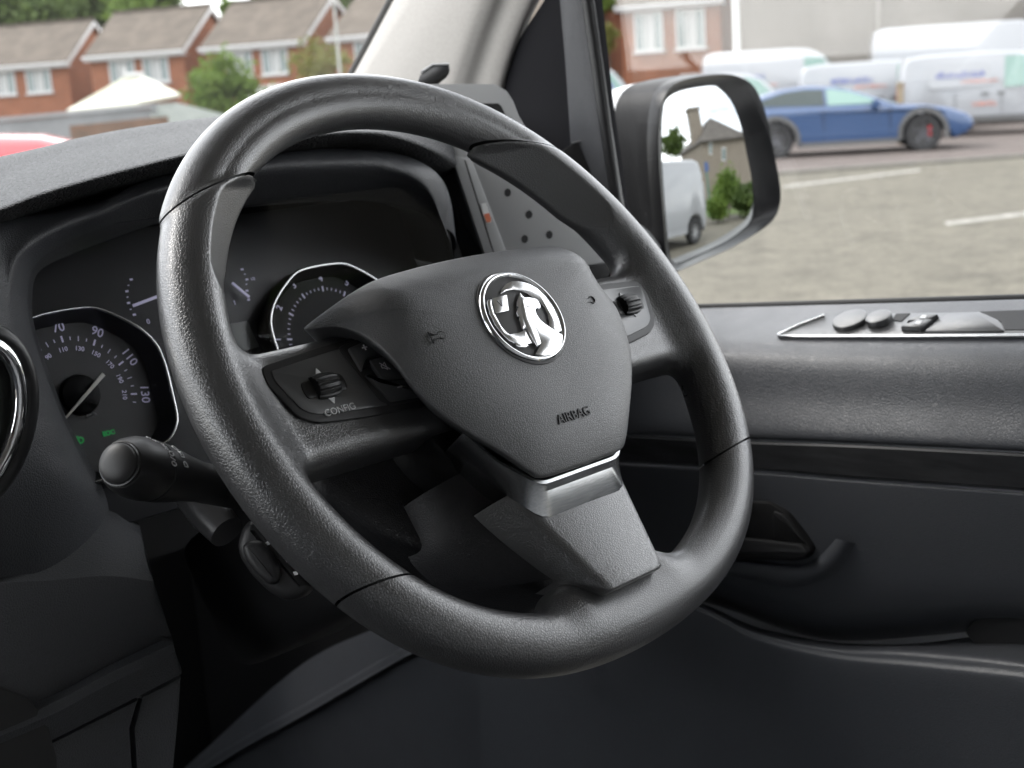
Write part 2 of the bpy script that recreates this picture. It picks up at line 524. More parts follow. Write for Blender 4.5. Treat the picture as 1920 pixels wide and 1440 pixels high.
def build_rim():
    V, F = surface_nets(wheel_sdf, (-0.204, -0.206, -0.036), (0.204, 0.196, 0.024), 0.00165)
    cen = V[F].mean(1)
    up = cen[:, 1] > SEAM_UP(cen[:, 0])
    lo = cen[:, 1] < SEAM_LO(cen[:, 0])
    sec = np.where(up, 0, np.where(lo, 3, np.where(cen[:, 0] < 0, 1, 2)))
    gap = 0.0006
    for k in range(4):
        # take a little more than the section, then trim it exactly at the seams
        pad = 0.006
        if k == 0: m = cen[:, 1] > SEAM_UP(cen[:, 0]) - pad
        elif k == 3: m = cen[:, 1] < SEAM_LO(cen[:, 0]) + pad
        else:
            s = -1 if k == 1 else 1
            m = (cen[:, 1] < SEAM_UP(cen[:, 0]) + pad) & (cen[:, 1] > SEAM_LO(cen[:, 0]) - pad) & (cen[:, 0] * s > 0.0)
        f = F[m]
        used, inv = np.unique(f, return_inverse=True)
        P = V[used]; f = inv.reshape(f.shape)
        bm = bmesh.new()
        vs = [bm.verts.new(p) for p in P]
        for q in f:
            try: bm.faces.new([vs[i] for i in q])
            except ValueError: pass
        def cutp(co, no, xside):
            geom = list(bm.verts) + list(bm.edges) + list(bm.faces)
            geom = [g for g in bm.faces if g.calc_center_median().x * xside > 0]
            es = set(e for g in geom for e in g.edges); vv = set(v for g in geom for v in g.verts)
            bmesh.ops.bisect_plane(bm, geom=geom + list(es) + list(vv), plane_co=co, plane_no=no, clear_outer=True)
        for s in ((-1, 1) if k in (0, 3) else ((-1,) if k == 1 else (1,))):
            nu = Vector((s * 0.28, 1, 0)).normalized(); nl = Vector((-s * 0.08, 1, 0)).normalized()
            cu_, cl_ = Vector((s * 0.126, 0.121, 0)), Vector((s * 0.14, -0.104, 0))
            if k == 0: cutp(cu_ + nu * gap, -nu, s)
            elif k == 3: cutp(cl_ - nl * gap, nl, s)
            else:
                cutp(cu_ - nu * gap, nu, s); cutp(cl_ + nl * gap, -nl, s)
        # round the cut lips slightly inwards
        for e in [e for e in bm.edges if e.is_boundary]:
            pass
        me = bpy.data.meshes.new("rim_section")
        for vtx in bm.verts:
            c = vtx.co; vtx.co = Vector(wl(c.x, c.y, c.z))
        bm.normal_update()
        bm.to_mesh(me); bm.free()
        me.polygons.foreach_set('use_smooth', [True] * len(me.polygons))
        me.materials.append(M_GRIP)
        o = bpy.data.objects.new("rim_section", me); COL.objects.link(o)
        place(o, wheel)
        o['label'] = ("upper rim section with a crease along it", "rim section with thumb rest carrying the arrow and volume controls",
                      "rim section with thumb rest nearest the door", "worn lower rim section joined to the bottom spoke")[k]
    ph = np.linspace(0, 2 * math.pi, 121)[:-1]
    path = [wl(rim_R(p) * math.sin(p), rim_R(p) * math.cos(p), 0) for p in ph]
    tube("rim_core", path, 0.0135, M_DARK, wheel, 12, closed=True)
build_rim()

# ---- airbag cover
half = [(0, .0492, 0), (.03, .0487, 0), (.06, .0467, 0), (.085, .0428, 0), (.099, .0398, 0), (.1062, .0376, 0), (.1050, .0348, 0),
        (.0990, .0310, 0), (.0940, .0250, 0), (.0905, .0170, 0), (.0880, .0040, 0), (.0840, -.0180, 0), (.0765, -.0355, 0),
        (.065, -.0510, 0), (.0505, -.0670, 0), (.039, -.0800, 0), (.0315, -.0850, 0), (.012, -.0862, 0)]
ab = half + [(-a, b, c) for a, b, c in half[::-1][:-1]]
def sst(a, b, x):
    t = min(1, max(0, (x - a) / (b - a))); return t * t * (3 - 2 * t)
AB_C = A3(0, -0.008)
def airbag_z(u, v, t):
    return .0402 - .0102 * t ** 4.2 - .006 * sst(.028, .052, v) - .024 * sst(.070, .114, abs(u)) * sst(-.01, .03, v)
def airbag_cover():
    o = catmull(ab, 220, True)
    rr = np.linalg.norm(o[:, :2] - AB_C, axis=1); rs = rr.copy()
    for _ in range(60): rs = (np.roll(rs, 1) + 2 * rs + np.roll(rs, -1)) / 4
    V = []; nr = 0; edge = None
    for t in (0.03, .12, .22, .32, .42, .52, .62, .7, .78, .84, .89, .93, .96, .985, 1.0):
        row = []
        for i, p in enumerate(o):
            q = AB_C + (p[:2] - AB_C) * t
            row.append((q[0], q[1], airbag_z(q[0], q[1], min(1.12, t * rr[i] / rs[i]))))
        edge = row; V += [wl(*r) for r in row]
        nr += 1
    P2 = o[:, :2]
    for d, dz in ((-0.0003, -0.0006), (-0.0004, -0.0016), (0.0004, -0.0034), (0.006, -0.009), (0.016, -0.020), (0.026, -0.032)):
        q = AB_C + (P2 - AB_C) * (1 - d / .085)
        for i in range(len(o)): V.append(wl(q[i, 0], q[i, 1], edge[i][2] + dz))
        nr += 1
    F = grid_faces(nr, len(o), True)
    V.append(wl(AB_C[0], AB_C[1], .0402)); k = len(V) - 1
    F += [(k, i, (i + 1) % len(o)) for i in range(len(o))]
    return addmesh("airbag_cover", V, F, M_PAD, wheel, True)
cover = airbag_cover()

wf = lambda n, u=0.0, v=0.0: frame(wl(u, v, n), WX, WY)
hs = [(.112, .030), (.112, -.038), (.100, -.056), (.091, -.071), (.069, -.087), (.044, -.1025), (.020, -.122), (.006, -.138)]
M_HUB = grain("hub_shell_grain", (0.016, 0.016, 0.018), 0.5, 640, 0.00012, 0.8, 0.35)  # hub black, also laid on the spoke flank in place of shade
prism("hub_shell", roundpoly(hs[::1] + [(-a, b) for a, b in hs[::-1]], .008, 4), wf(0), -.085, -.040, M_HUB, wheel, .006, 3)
prism("hub_housing", roundpoly([(-.066, .040), (.066, .040), (.060, -.045), (.030, -.080), (-.030, -.080), (-.060, -.045)], .015), wf(0), -.11, -.004, M_DARK, wheel, .004)

q = atw(1080, 777, .0385)
lettering("airbag_lettering", "AIRBAG", .0075, wl(0.0005, q[1], airbag_z(0, q[1], (-.008 - q[1]) / .0782) - .0002), WX, WY + WN * 0.14, mat("moulded_lettering", (.012, .012, .013), .45), cover, .0009, spacing=1.0)
M_MOULD = mat("moulded_symbol", (.012, .012, .013), .4)
def horn(sx):
    u0, v0 = sx * 0.0595, 0.0015
    n = 0.0372
    mb = MB()
    n = airbag_z(u0, v0, .70) + .0004
    def stroke(pts, r=.00035):
        P = [wl(u0 + a, v0 + b, n) for a, b in pts]
        t = np.linspace(0, 2 * math.pi, 7)[:-1]
        V = []; P = np.array(P)
        T = np.gradient(P, axis=0); T /= np.linalg.norm(T, axis=1)[:, None]
        for i in range(len(P)):
            B = np.cross(T[i], WN)
            V += [P[i] + r * (math.cos(a) * WN * 1.6 + math.sin(a) * B) for a in t]
        mb.add(V, grid_faces(len(P), 6, True))
    th = np.linspace(-2.6, 2.6, 18)
    stroke([(.0012 + .0022 * math.cos(a), .0022 * math.sin(a)) for a in th])
    stroke([(-.0008, .0012), (-.0035, .0012), (-.0058, .0026)]); stroke([(-.0008, -.0012), (-.0035, -.0012), (-.0058, -.0026)])
    stroke([(-.0062, -.0034), (-.0062, 0), (-.0062, .0034)])
    mb.build("horn_symbol", M_MOULD, cover, True)
horn(-1); horn(1)

# ---- badge
M_EMB = mat('polished_emblem', (.80, .81, .82), .16, 1.0)
def zb(x, y, n=.042):
    return atw(860 + x / 7.2, 490 + y / 7.2, n)[:2]
badge = prism("badge", [(.0295 * math.cos(a), .0295 * math.sin(a)) for a in np.linspace(0, 2 * math.pi, 65)[:-1]], wf(0), .030, .0408, mat("badge_field", (.10, .10, .102), .55), wheel, .0004)
badge['label'] = "round chrome badge with a griffin holding a flag"
def ring(name, r0, r1, z, h, m, parent, seg=72):
    prof = [(r0, z), (r0 + .0002, z + h * .8), (r0 + .001, z + h), ((r0 + r1) / 2, z + h * 1.15), (r1 - .0012, z + h), (r1 - .0001, z + h * .5), (r1, z - .004)]
    V = []; F = []
    for i in range(seg):
        a = 2 * math.pi * i / seg
        V += [wl(r * math.cos(a), r * math.sin(a), zz) for r, zz in prof]
    k = len(prof)
    for i in range(seg):
        for j in range(k - 1):
            F.append((i * k + j, i * k + j + 1, ((i + 1) % seg) * k + j + 1, ((i + 1) % seg) * k + j))
    return addmesh(name, V, F, m, parent, True)
ring("badge_ring", .0252, .0285, .0406, .0020, M_CHROME, badge)
ring("badge_groove", .0286, .0300, .0385, .0008, M_DARK, badge)
def emblem(name, pts, h, bev=.0005, lift=0.0, smoothn=None):
    P = np.array([zb(x, y) for x, y in pts])
    if smoothn: P = catmull(P, smoothn, True)
    return prism(name, P, wf(0), .0400, .0408 + h + lift, M_EMB, badge, bev, 3)
emblem("wing", [(560, 445), (585, 370), (640, 300), (715, 265), (800, 262), (880, 275), (960, 300), (1060, 355), (1180, 470), (1290, 630), (1360, 790), (1400, 940),
                (1330, 960), (1225, 890), (1225, 800), (1205, 710), (1160, 610), (1090, 530), (1000, 480), (915, 425), (830, 390), (740, 382), (650, 400)], .0013, .0006)
emblem("griffin", [(820, 422), (850, 470), (880, 492), (950, 490), (1020, 505), (1070, 545), (1098, 600), (1098, 640), (1070, 655), (1050, 640), (1030, 665), (1045, 720),
                   (1090, 790), (1160, 850), (1235, 900), (1330, 960), (1400, 1000), (1390, 1120), (1340, 1210), (1260, 1270), (1150, 1290), (1030, 1255), (1060, 1200),
                   (1095, 1130), (1080, 1100), (1000, 1030), (930, 940), (890, 900), (880, 920), (850, 925), (830, 870), (815, 800), (810, 750), (785, 750), (775, 690), (800, 620), (775, 610), (775, 560), (800, 490)], .0021, .0007)
emblem("feather", [(840, 500), (905, 640), (985, 820), (1060, 990), (1100, 1120), (1045, 1165), (985, 1060), (900, 900), (850, 760), (835, 620)], .0026, .0006)
emblem("claw_arm", [(690, 985), (790, 968), (880, 935), (905, 905), (960, 1000), (1010, 1110), (925, 1115), (940, 1140), (850, 1140), (765, 1105), (690, 1070), (610, 1000), (500, 860),
                    (420, 700), (385, 560), (395, 520), (450, 508), (455, 590), (500, 730), (580, 880), (650, 960)], .0014, .0005)
flag = emblem("flag", [(448, 505), (640, 462), (668, 675), (490, 715)], .0022, .0004)
qf = zb(557, 585)
lettering("flag_letter", "V", .0058, wl(qf[0], qf[1], .0432), WX, WY, mat("engraved_letter", (.25, .25, .26), .4, .8), badge, .0001)
emblem("claw", [(760, 1115), (800, 1112), (945, 1138), (900, 1165), (820, 1160), (770, 1140)], .0018, .0003)

# ---- silver trim under the cover and the cover of the lower spoke
def path6(a): return [(-a[0][0], *a[0][1:]), (-a[1][0], *a[1][1:]), (-a[2][0], *a[2][1:]), a[2], a[1], a[0]]
def trim():
    rows = [path6([(.0570, -.0460, .012), (.0480, -.0655, .016), (.0305, -.0850, .020)]),
            path6([(.0580, -.0465, .0195), (.0492, -.0668, .0215), (.0312, -.0868, .0245)]),
            path6([(.0592, -.0470, .0190), (.0505, -.0680, .0215), (.0322, -.0885, .0243)]),
            path6([(.0600, -.0475, .0155), (.0515, -.0700, .0160), (.0330, -.0915, .0205)]),
            path6([(.0590, -.0480, .0020), (.0490, -.0700, .0035), (.0340, -.1035, .0155)]),
            path6([(.0575, -.0480, .0000), (.0475, -.0700, .0010), (.0335, -.1048, .0140)]),
            path6([(.0540, -.0470, -.010), (.0450, -.0690, -.010), (.0320, -.1040, .0000)])]
    V = []
    n = 44
    for r in rows:
        P = [A3(*p) for p in r]
        pts = []
        Q = roundpoly(np.array(P), .006, 6)[1:]
        Q = np.vstack([P[0], Q[6:-7], P[-1]])
        pts = polyline(Q, n)
        V += [wl(*p) for p in pts]
    return addmesh("silver_trim", V, grid_faces(len(rows), n), M_BRUSH, wheel, True, angle=28)
trim()

def spoke_cover():
    def prof(hw, nf, s, dv=0.0, dn=0.0, sc=1.0, v=0.0):
        P = [(.0130, nf - .0225, .019), (.0110, nf - .0150, .0140), (.0080, nf - .0092, .010), (.0040, nf - .0034, .0040), (.0008, nf - .0008, .0006), (-.003, nf, 0)]
        L = [(-(hw + a), b, c) for a, b, c in P] + [(0, nf + .0004, 0)]
        L = L + [(-a, b, c) for a, b, c in L[:-1][::-1]]
        return [wl(a * sc, v + c * s + dv, b + dn) for a, b, c in L]
    V = []
    for v in np.linspace(-.084, -.152, 18):
        s = (v + .088) / (-.064)
        hw = .0385 * (1 - s) + .0215 * s; nf = .0120 * (1 - s) + .0228 * s
        V.append(prof(hw, nf, max(0, s) ** 1.4, v=v))
    for dv, dn, sc in ((-.0010, -.0005, .992), (-.0014, -.0020, .985), (-.0012, -.018, .975)):
        V.append(prof(.0215, .0228, 1, dv, dn, sc, -.152))
    n = len(V[0]); V = np.array(V)
    return addmesh("lower_spoke_cover", V.reshape(-1, 3), grid_faces(len(V), n), M_GRIP, wheel, True, angle=50)
spoke_cover()

def shaded_spoke_flank():
    """shell between the spoke cover and the hub shell, blackened to stand for shade"""
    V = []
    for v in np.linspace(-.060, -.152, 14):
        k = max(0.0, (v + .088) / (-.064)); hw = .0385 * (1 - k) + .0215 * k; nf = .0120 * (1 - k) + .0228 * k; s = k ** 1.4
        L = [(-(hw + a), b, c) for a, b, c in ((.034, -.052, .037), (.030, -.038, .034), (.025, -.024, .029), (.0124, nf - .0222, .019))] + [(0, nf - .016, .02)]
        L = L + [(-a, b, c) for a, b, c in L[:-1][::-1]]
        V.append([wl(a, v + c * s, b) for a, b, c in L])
    V = np.array(V); return addmesh("shaded_spoke_flank", V.reshape(-1, 3), grid_faces(V.shape[0], V.shape[1]), M_HUB, wheel, True, angle=50)
shaded_spoke_flank()

# ---- control panels on the side arms
def panel_outline(sx):
    P = [(.060, .0245), (.104, .0232), (.1470, .0195), (.1490, .0100), (.1410, -.0112), (.1320, -.0168), (.106, -.0203), (.060, -.0235)]
    P = [(sx * a, b) for a, b in P]
    return roundpoly(P if sx > 0 else P[::-1], [.001, .02, .009, .012, .012, .009, .02, .001] if sx > 0 else [.001, .02, .009, .012, .012, .009, .02, .001], 6)
PN = .0068
M_PANEL = mat("control_panel_satin", (.065, .067, .070), .30, 0, 1.0)
def lr_tri(u, v, s, up, par):
    d = 1 if up else -1
    P = [(-s, -d * s * .8), (s, -d * s * .8), (0, d * s)]
    return prism("arrow_mark", P if up else P[::-1], wf(0, u, v), PN + .001, PN + .0023, M_WHITE, par, smooth=False)
def controls(sx):
    bez = prism("control_bezel", panel_outline(sx), wf(0), PN - .012, PN + .0010, M_SATIN, wheel, .0010)
    face = prism("control_panel", inset(panel_outline(sx), .0042), wf(0), PN - .004, PN + .0018, M_PANEL, wheel, .0009)
    wu, wv = (atw(610, 722, PN + .003)[:2] if sx < 0 else atw(1180, 570, PN + .003)[:2])
    # pocket and ribbed thumb wheel
    pk = prism("pocket", roundpoly([(-.0128, -.0050), (.0128, -.0050), (.0138, 0), (.0128, .0050), (-.0128, .0050), (-.0138, 0)], .003), wf(0, wu, wv), PN - .002, PN + .0026, M_PLAST, face, .0012)
    V = []; L = 12; S = 56
    for i in range(L):
        x = -.0068 + .0136 * i / (L - 1)
        for j in range(S):
            a = 2 * math.pi * j / S
            r = (.0074 - .0009 * abs(x / .0068) ** 3) * (1.0 if (j % 4) < 3 else .91)
            V.append(wl(wu + x, wv + r * math.cos(a), PN + .0008 + r * math.sin(a)))
    F = grid_faces(L, S, True) + [tuple(range(S)), tuple((L - 1) * S + j for j in range(S))]
    addmesh("thumb_wheel", V, F, M_PLAST, wheel, True, angle=25)
    if sx < 0:
        for p, up in (((596, 697), True), ((624, 750), False)):
            a, b, _ = atw(*p, PN + .0022); lr_tri(a, b, .0021, up, face)
        a, b, _ = atw(638, 768, PN + .0022)
        lettering("control_lettering", "CONFIG", .0052, wl(a, b, PN + .0019), WX, WY, M_WHITE, face, .0004)
    else:
        for p, up in (((1164, 552), True), ((1191, 590), False)):
            a, b, _ = atw(*p, PN + .0022); lr_tri(a, b, .0013, up, face)
    # raised pad with three keys
    def q(pts, n): return np.array([atw(x, y, n)[:2] * A3(1 if sx < 0 else -1, 1) for x, y in pts])
    pad = roundpoly(q([(633, 650), (700, 622), (800, 700), (826, 742), (735, 758), (716, 752)], PN + .003), .004, 5)
    if sx > 0: pad = pad[::-1]
    pd = prism("key_pad", pad, wf(0), PN - .003, PN + .0026, M_SATIN, wheel, .0012)
    for nm, pts, z, r in (("volume_up_key", [(653, 653), (690, 637), (742, 662), (728, 667), (686, 676), (679, 697)], .0042, .0016),
                          ("mute_key", [(690, 677), (731, 665), (775, 700), (768, 706), (717, 713)], .0052, .0018),
                          ("volume_down_key", [(684, 701), (712, 716), (778, 709), (806, 740), (733, 752)], .0042, .0016)):
        K = roundpoly(q(pts, PN + .004), r, 4)
        if sx > 0: K = K[::-1]
        key = prism(nm if sx < 0 else "key", K, wf(0), PN, PN + z, M_PANEL, pd, .0009)
    if sx < 0:
        a, b, _ = atw(684, 651, PN + .0045)
        m = MB().box((0, 0, 0), (.0032, .0007, .0004)).box((0, 0, .00005), (.0007, .0032, .0004))
        V = [wl(a + x, b + y, PN + .0043 + z) for x, y, z in m.V]; addmesh("plus_mark", V, m.F, M_WHITE, pd, False)
        a, b, _ = atw(750, 725, PN + .0045)
        m = MB().box((0, 0, 0), (.0034, .0007, .0004))
        addmesh("minus_mark", [wl(a + x, b + y, PN + .0043 + z) for x, y, z in m.V], m.F, M_WHITE, pd, False)
        a, b, _ = atw(722, 686, PN + .0055)
        m = MB()
        def st(x0, y0, x1, y1, w=.0004):
            d = A3(x1 - x0, y1 - y0); l = np.linalg.norm(d); d /= l; c, s = d
            R_ = np.array([[c, -s, 0], [s, c, 0], [0, 0, 1]]); m.box(((x0 + x1) / 2, (y0 + y1) / 2, 0), (l, w, .0004), R_)
        for s4 in ((-.0022, .0008, -.001, .0008), (-.0022, -.0008, -.001, -.0008), (-.0022, .0008, -.0022, -.0008), (-.001, .0008, .0008, .0022), (-.001, -.0008, .0008, -.0022), (.0008, .0022, .0008, -.0022), (-.0025, .0024, .0024, -.0024)): st(*s4)
        addmesh("mute_mark", [wl(a + x, b + y, PN + .0053 + z) for x, y, z in m.V], m.F, M_WHITE, pd, False)
controls(-1); controls(1)

# ================================================================== THE CAB AROUND THE WHEEL
def pxy(pts, y): return np.array([at(p[0], p[1], 1, (p[2] if len(p) > 2 else y)) for p in pts])
def pxx(pts, x): return np.array([at(p[0], p[1], 0, (p[2] if len(p) > 2 else x)) for p in pts])

def cat_uniform(P, n):
    P = np.asarray(P, float); Q = np.vstack([2 * P[0] - P[1], P, 2 * P[-1] - P[-2]]); m = len(P) - 1
    out = []
    for t in np.linspace(0, m, n):
        i = min(int(t), m - 1); u = t - i; p0, p1, p2, p3 = Q[i:i + 4]
        out.append(.5 * (2 * p1 + (p2 - p0) * u + (2 * p0 - 5 * p1 + 4 * p2 - p3) * u * u + (3 * p1 - p0 - 3 * p2 + p3) * u ** 3))
    return np.array(out)

def loft2(curves, n=60, rows=None):
    C = np.array([cat_uniform(c, n) for c in curves])
    if rows: C = np.stack([cat_uniform(C[:, j], rows) for j in range(n)], 1)
    return C.reshape(-1, 3), grid_faces(C.shape[0], n)

def pxprism(name, pts, P0, N, depth, m, parent, bev=0.0, proud=0.0, seg=2, angle=35, up=(0, 0, 1), dome=0.0, r=0.0):
    """plate whose outline is seen at the given picture points, lying on the plane (P0, N)"""
    N = A3(*N); N = N / np.linalg.norm(N); P0 = A3(*P0)
    ey = A3(*up) - N * (A3(*up) @ N); ey /= np.linalg.norm(ey); ex = np.cross(ey, N)
    Q = np.array([onplane(x, y, P0 + N * proud, N) for x, y in pts]) - P0
    P = np.stack([Q @ ex, Q @ ey], 1)
    area = np.sum(P[:, 0] * np.roll(P[:, 1], -1) - np.roll(P[:, 0], -1) * P[:, 1])
    if area < 0: P = P[::-1]
    if r: P = roundpoly(P, r, 4)
    return prism(name, P, (P0, ex, ey, N), proud - depth, proud, m, parent, bev, seg, True, angle, dome)

# ---------------------------------------------------------------- dashboard
dash = thing("dashboard", "dark grained dashboard with hooded instrument cluster behind the steering wheel", "dashboard", (-0.1, 0.5, 1.2))
T = [(-420, 385), (-120, 322), (0, 295), (60, 282), (120, 267), (200, 251), (300, 236), (400, 225), (520, 218), (640, 215), (740, 217), (860, 228), (960, 246)]
Bc = [(-420, 560), (-120, 428), (0, 392), (60, 369), (130, 347), (220, 322), (345, 290), (440, 270), (560, 255), (660, 247), (740, 254), (830, 288, .24), (880, 325, .34)]
n_t = len(T)
yT, yB = 0.46, 0.215
Tm = [((a[0] + b[0]) / 2, a[1] * .62 + b[1] * .38) for a, b in zip(T, Bc)]
rowT = pxy(T, yT); rowB = pxy(Bc, yB)
rowM = pxy(Tm, 0.335); rowM[:, 2] += 0.0015
rowN = pxy([(b[0] * .9 + a[0] * .1, b[1] * .85 + a[1] * .15, (b[2] if len(b) > 2 else yB) + .02) for a, b in zip(T, Bc)], 0.235)
back = rowT + A3(0.05, 0.30, -0.055); back2 = rowT + A3(0.08, 0.62, -0.16)
under1 = rowB + A3(0, 0.004, -0.004); under2 = rowB + A3(0.012, 0.030, -0.012); under3 = rowB + A3(0.025, 0.075, -0.018)
V, F = loft2([back2, back, rowT, rowM, rowN, rowB, under1, under2, under3], 90, 44)
addmesh("dash_top", V, F, M_DASHTOP, dash)

O_ = [(-40, 1090, .19), (-60, 930, .17), (-80, 780, .165), (-110, 680, .17), (-120, 580, .18), (-90, 480, .2), (-40, 432, .225), (0, 414, .24), (60, 404, .25), (130, 393, .255), (200, 374, .255),
      (285, 335, .255), (509, 291, .255), (578, 281, .255), (669, 279, .255), (715, 282, .255), (780, 303, .25), (822, 335, .245), (842, 385, .26), (850, 470, .27)]
P_ = [(110, 1080, .20), (122, 920, .19), (110, 850, .19), (95, 800, .19), (60, 720, .19), (38, 650, .195), (25, 590, .2), (22, 530, .205), (40, 480, .212), (90, 442, .22), (150, 415, .225), (200, 397, .225),
      (285, 362, .225), (481, 320, .225), (578, 312, .225), (669, 309, .225), (720, 314, .225), (775, 334, .222), (808, 364, .225), (835, 430, .24)]
I_ = [(255, 1050), (205, 930), (160, 850), (125, 785), (100, 720), (75, 650), (62, 600), (60, 560), (64, 525), (80, 502), (120, 481), (200, 450), (300, 416), (450, 388), (560, 377), (647, 372), (715, 378), (790, 395), (825, 430), (850, 500)]
# the outline index of O and P is aligned control by control
rO, rP, rI = pxy(O_, 0), pxy(P_, 0), pxy(I_, 0.262)
rO0 = rO + A3(0.01, 0.05, -0.01)
rI2 = rI + A3(0.004, 0.02, 0)
rI3 = rI + A3(0.03, 0.16, 0.01)
V, F = loft2([rO0, rO, (rO + rP) / 2 + A3(0, -.006, .004), rP, rP * .5 + rI * .5 + A3(0, -.004, 0), rI, rI2, rI3], 110, 40)
addmesh("cluster_surround", V, F, M_DASH, dash)

# round air vent at the left edge
vent = [(-62 + 95 * math.cos(a) + 30 * math.sin(a), 792 - 150 * math.sin(a)) for a in np.linspace(0, 2 * math.pi, 41)[:-1]]
tube("vent_ring", pxy(vent, .158), .0042, M_CHROME, dash, 10, closed=True)
vent2 = [(-62 + 110 * math.cos(a) + 32 * math.sin(a), 792 - 168 * math.sin(a)) for a in np.linspace(0, 2 * math.pi, 41)[:-1]]
tube("vent_surround", pxy(vent2, .163), .0060, M_PLAST, dash, 10, closed=True)
pxprism("vent_disc", vent, (-.2, .166, 1.44), (0, -1, .1), .01, mat("vent_disc_grey", (.10, .11, .105), .25), dash, .002)

# instrument cluster
CP = A3(0, .272, 1.45); CA = rad(20)
CN = A3(0, -math.cos(CA), math.sin(CA)); CE2 = A3(0, math.sin(CA), math.cos(CA))
def cl(x, y, off=0.0):
    Q = onplane(x, y, CP + CN * off, CN) - CP
    return np.array([Q[0], Q @ CE2])
def cw(u, v, off=0.0): return CP + A3(1, 0, 0) * u + CE2 * v + CN * off
M_FACE = mat("hazed_dial_face", (.030, .031, .035), .42)  # grey lifted to imitate reflection haze over the speedometer
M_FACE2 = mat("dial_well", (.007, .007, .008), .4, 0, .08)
cluster = prism("instrument_cluster", [(-.19, -.12), (.21, -.12), (.21, .075), (-.19, .075)], (CP, A3(1, 0, 0), CE2, CN), -.03, -.012, M_FACE, dash, .001)
HUB = cl(160, 735)
half_r = [cl(*p) - HUB for p in [(150, 580), (190, 585), (250, 614), (285, 645), (302, 680), (315, 730), (326, 780), (325, 800), (314, 824), (290, 842)]]
top = half_r[0]
cx = -.001
right = [np.array(p) for p in half_r]
bot = [np.array((.022, right[-1][1] - .010)), np.array((0.0, right[-1][1] - .011))]
ringpts = right + bot + [np.array((-p[0] + 2 * cx, p[1])) for p in (right + bot[:1])[::-1]]
def dial_ring(h, r, zoff, m, k=1.0):
    P = [cw(h[0] + p[0] * k, h[1] + p[1] * k, zoff) for p in ringpts]
    return tube("dial_ring", catmull(P, 90, True), r, m, cluster, 10, closed=True)
TACH = np.array([-HUB[0] - .004, HUB[1]])
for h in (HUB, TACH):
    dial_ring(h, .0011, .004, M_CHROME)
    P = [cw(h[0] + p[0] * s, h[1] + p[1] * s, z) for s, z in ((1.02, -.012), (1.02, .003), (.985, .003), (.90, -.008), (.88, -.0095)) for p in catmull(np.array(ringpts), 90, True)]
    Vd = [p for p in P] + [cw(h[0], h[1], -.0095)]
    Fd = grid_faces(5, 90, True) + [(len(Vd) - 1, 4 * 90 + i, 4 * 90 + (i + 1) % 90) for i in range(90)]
    addmesh("dial_well", Vd, Fd, M_FACE if h is HUB else M_FACE2, cluster, True, angle=40)  # speedometer well takes the hazed grey, rev counter the dark one
ZD = -.0088
def dial_text(s, x=None, y=None, uv=None, hub=HUB, size=.0078, m=None, radial=True):
    p = cl(x, y, ZD) if uv is None else np.array(uv)
    d = p - hub
    if radial: d = d / np.linalg.norm(d)
    else: d = np.array([0, 1.0])
    ey = A3(1, 0, 0) * d[0] + CE2 * d[1]; ex = A3(1, 0, 0) * d[1] - CE2 * d[0]
    return lettering("dial_numeral", s, size, cw(p[0], p[1], ZD), ex, ey, m or M_LILAC, cluster, .0002)
nums = [("70", 112, 622), ("90", 187, 629), ("110", 249, 674), ("130", 280, 738)]
ang = []
for s, x, y in nums:
    p = cl(x, y, ZD) - HUB; ang.append(math.degrees(math.atan2(p[0], p[1])))
radius_n = float(np.mean([np.linalg.norm(cl(x, y, ZD) - HUB) for s, x, y in nums]))
step = (ang[-1] - ang[0]) / 3.0
a70 = ang[0]
def pol(a, r, hub=HUB): return (hub[0] + r * math.sin(rad(a)), hub[1] + r * math.cos(rad(a)))
def tick(mb, a, r, ln, w, hub):
    p = pol(a, r, hub); d = A3(1, 0, 0) * math.sin(rad(a)) + CE2 * math.cos(rad(a)); e = A3(1, 0, 0) * math.cos(rad(a)) - CE2 * math.sin(rad(a))
    c = cw(p[0], p[1], ZD)
    V = [c + d * sx * ln / 2 + e * sy * w / 2 + CN * sz * .0002 for sx in (-1, 1) for sy in (-1, 1) for sz in (-1, 1)]
    mb.add(V, boxV((0, 0, 0), (1, 1, 1))[1])
for i, mph in enumerate((10, 30, 50, 70, 90, 110, 130)):
    a = a70 + (mph - 70) / 20 * step
    if i < 3 or True:
        dial_text(str(mph), uv=pol(a, radius_n), size=.0086)
mb = MB()
for k in range(-12, 27):
    mph = 70 + k * 2.5
    a = a70 + (mph - 70) / 20 * step
    big = abs(mph % 20 - 10) < .1; mid = abs(mph % 10) < .1
    if mph % 5 == 0 and 10 <= mph <= 135:
        tick(mb, a, radius_n * .83, .0042 if big else .0034 if mid else .0022, .0011 if big else .0005, HUB)
mb.build("dial_scale", M_LILAC, cluster)
for k, s in enumerate(("30", "50", "70", "90", "110", "130", "150", "170", "190", "210")):
    kmh = int(s); mph = kmh / 1.609
    a = a70 + (mph - 70) / 20 * step
    dial_text(s, uv=pol(a, radius_n * .68), size=.0044)
dial_text("km/h", 172, 778, size=.0036, radial=False, m=mat("dim_print", (.25, .25, .27), .5))
def needle(hub, tipuv, tailuv, w, m, z=.0):
    a, b = np.array(tailuv), np.array(tipuv)
    d = (b - a) / np.linalg.norm(b - a); e = np.array([-d[1], d[0]])
    P = [a - e * w * .8, b - e * w * .4, b + d * w * .3, b + e * w * .4, a + e * w * .8]
    return prism("needle", P, (CP, A3(1, 0, 0), CE2, CN), z - .001, z, m, cluster, .0003)
M_NEEDLE = mat("pale_needle", (.66, .66, .62), .4)
needle(HUB, cl(118, 790, -.002), cl(195, 701, -.002), .0018, M_NEEDLE, -.002)
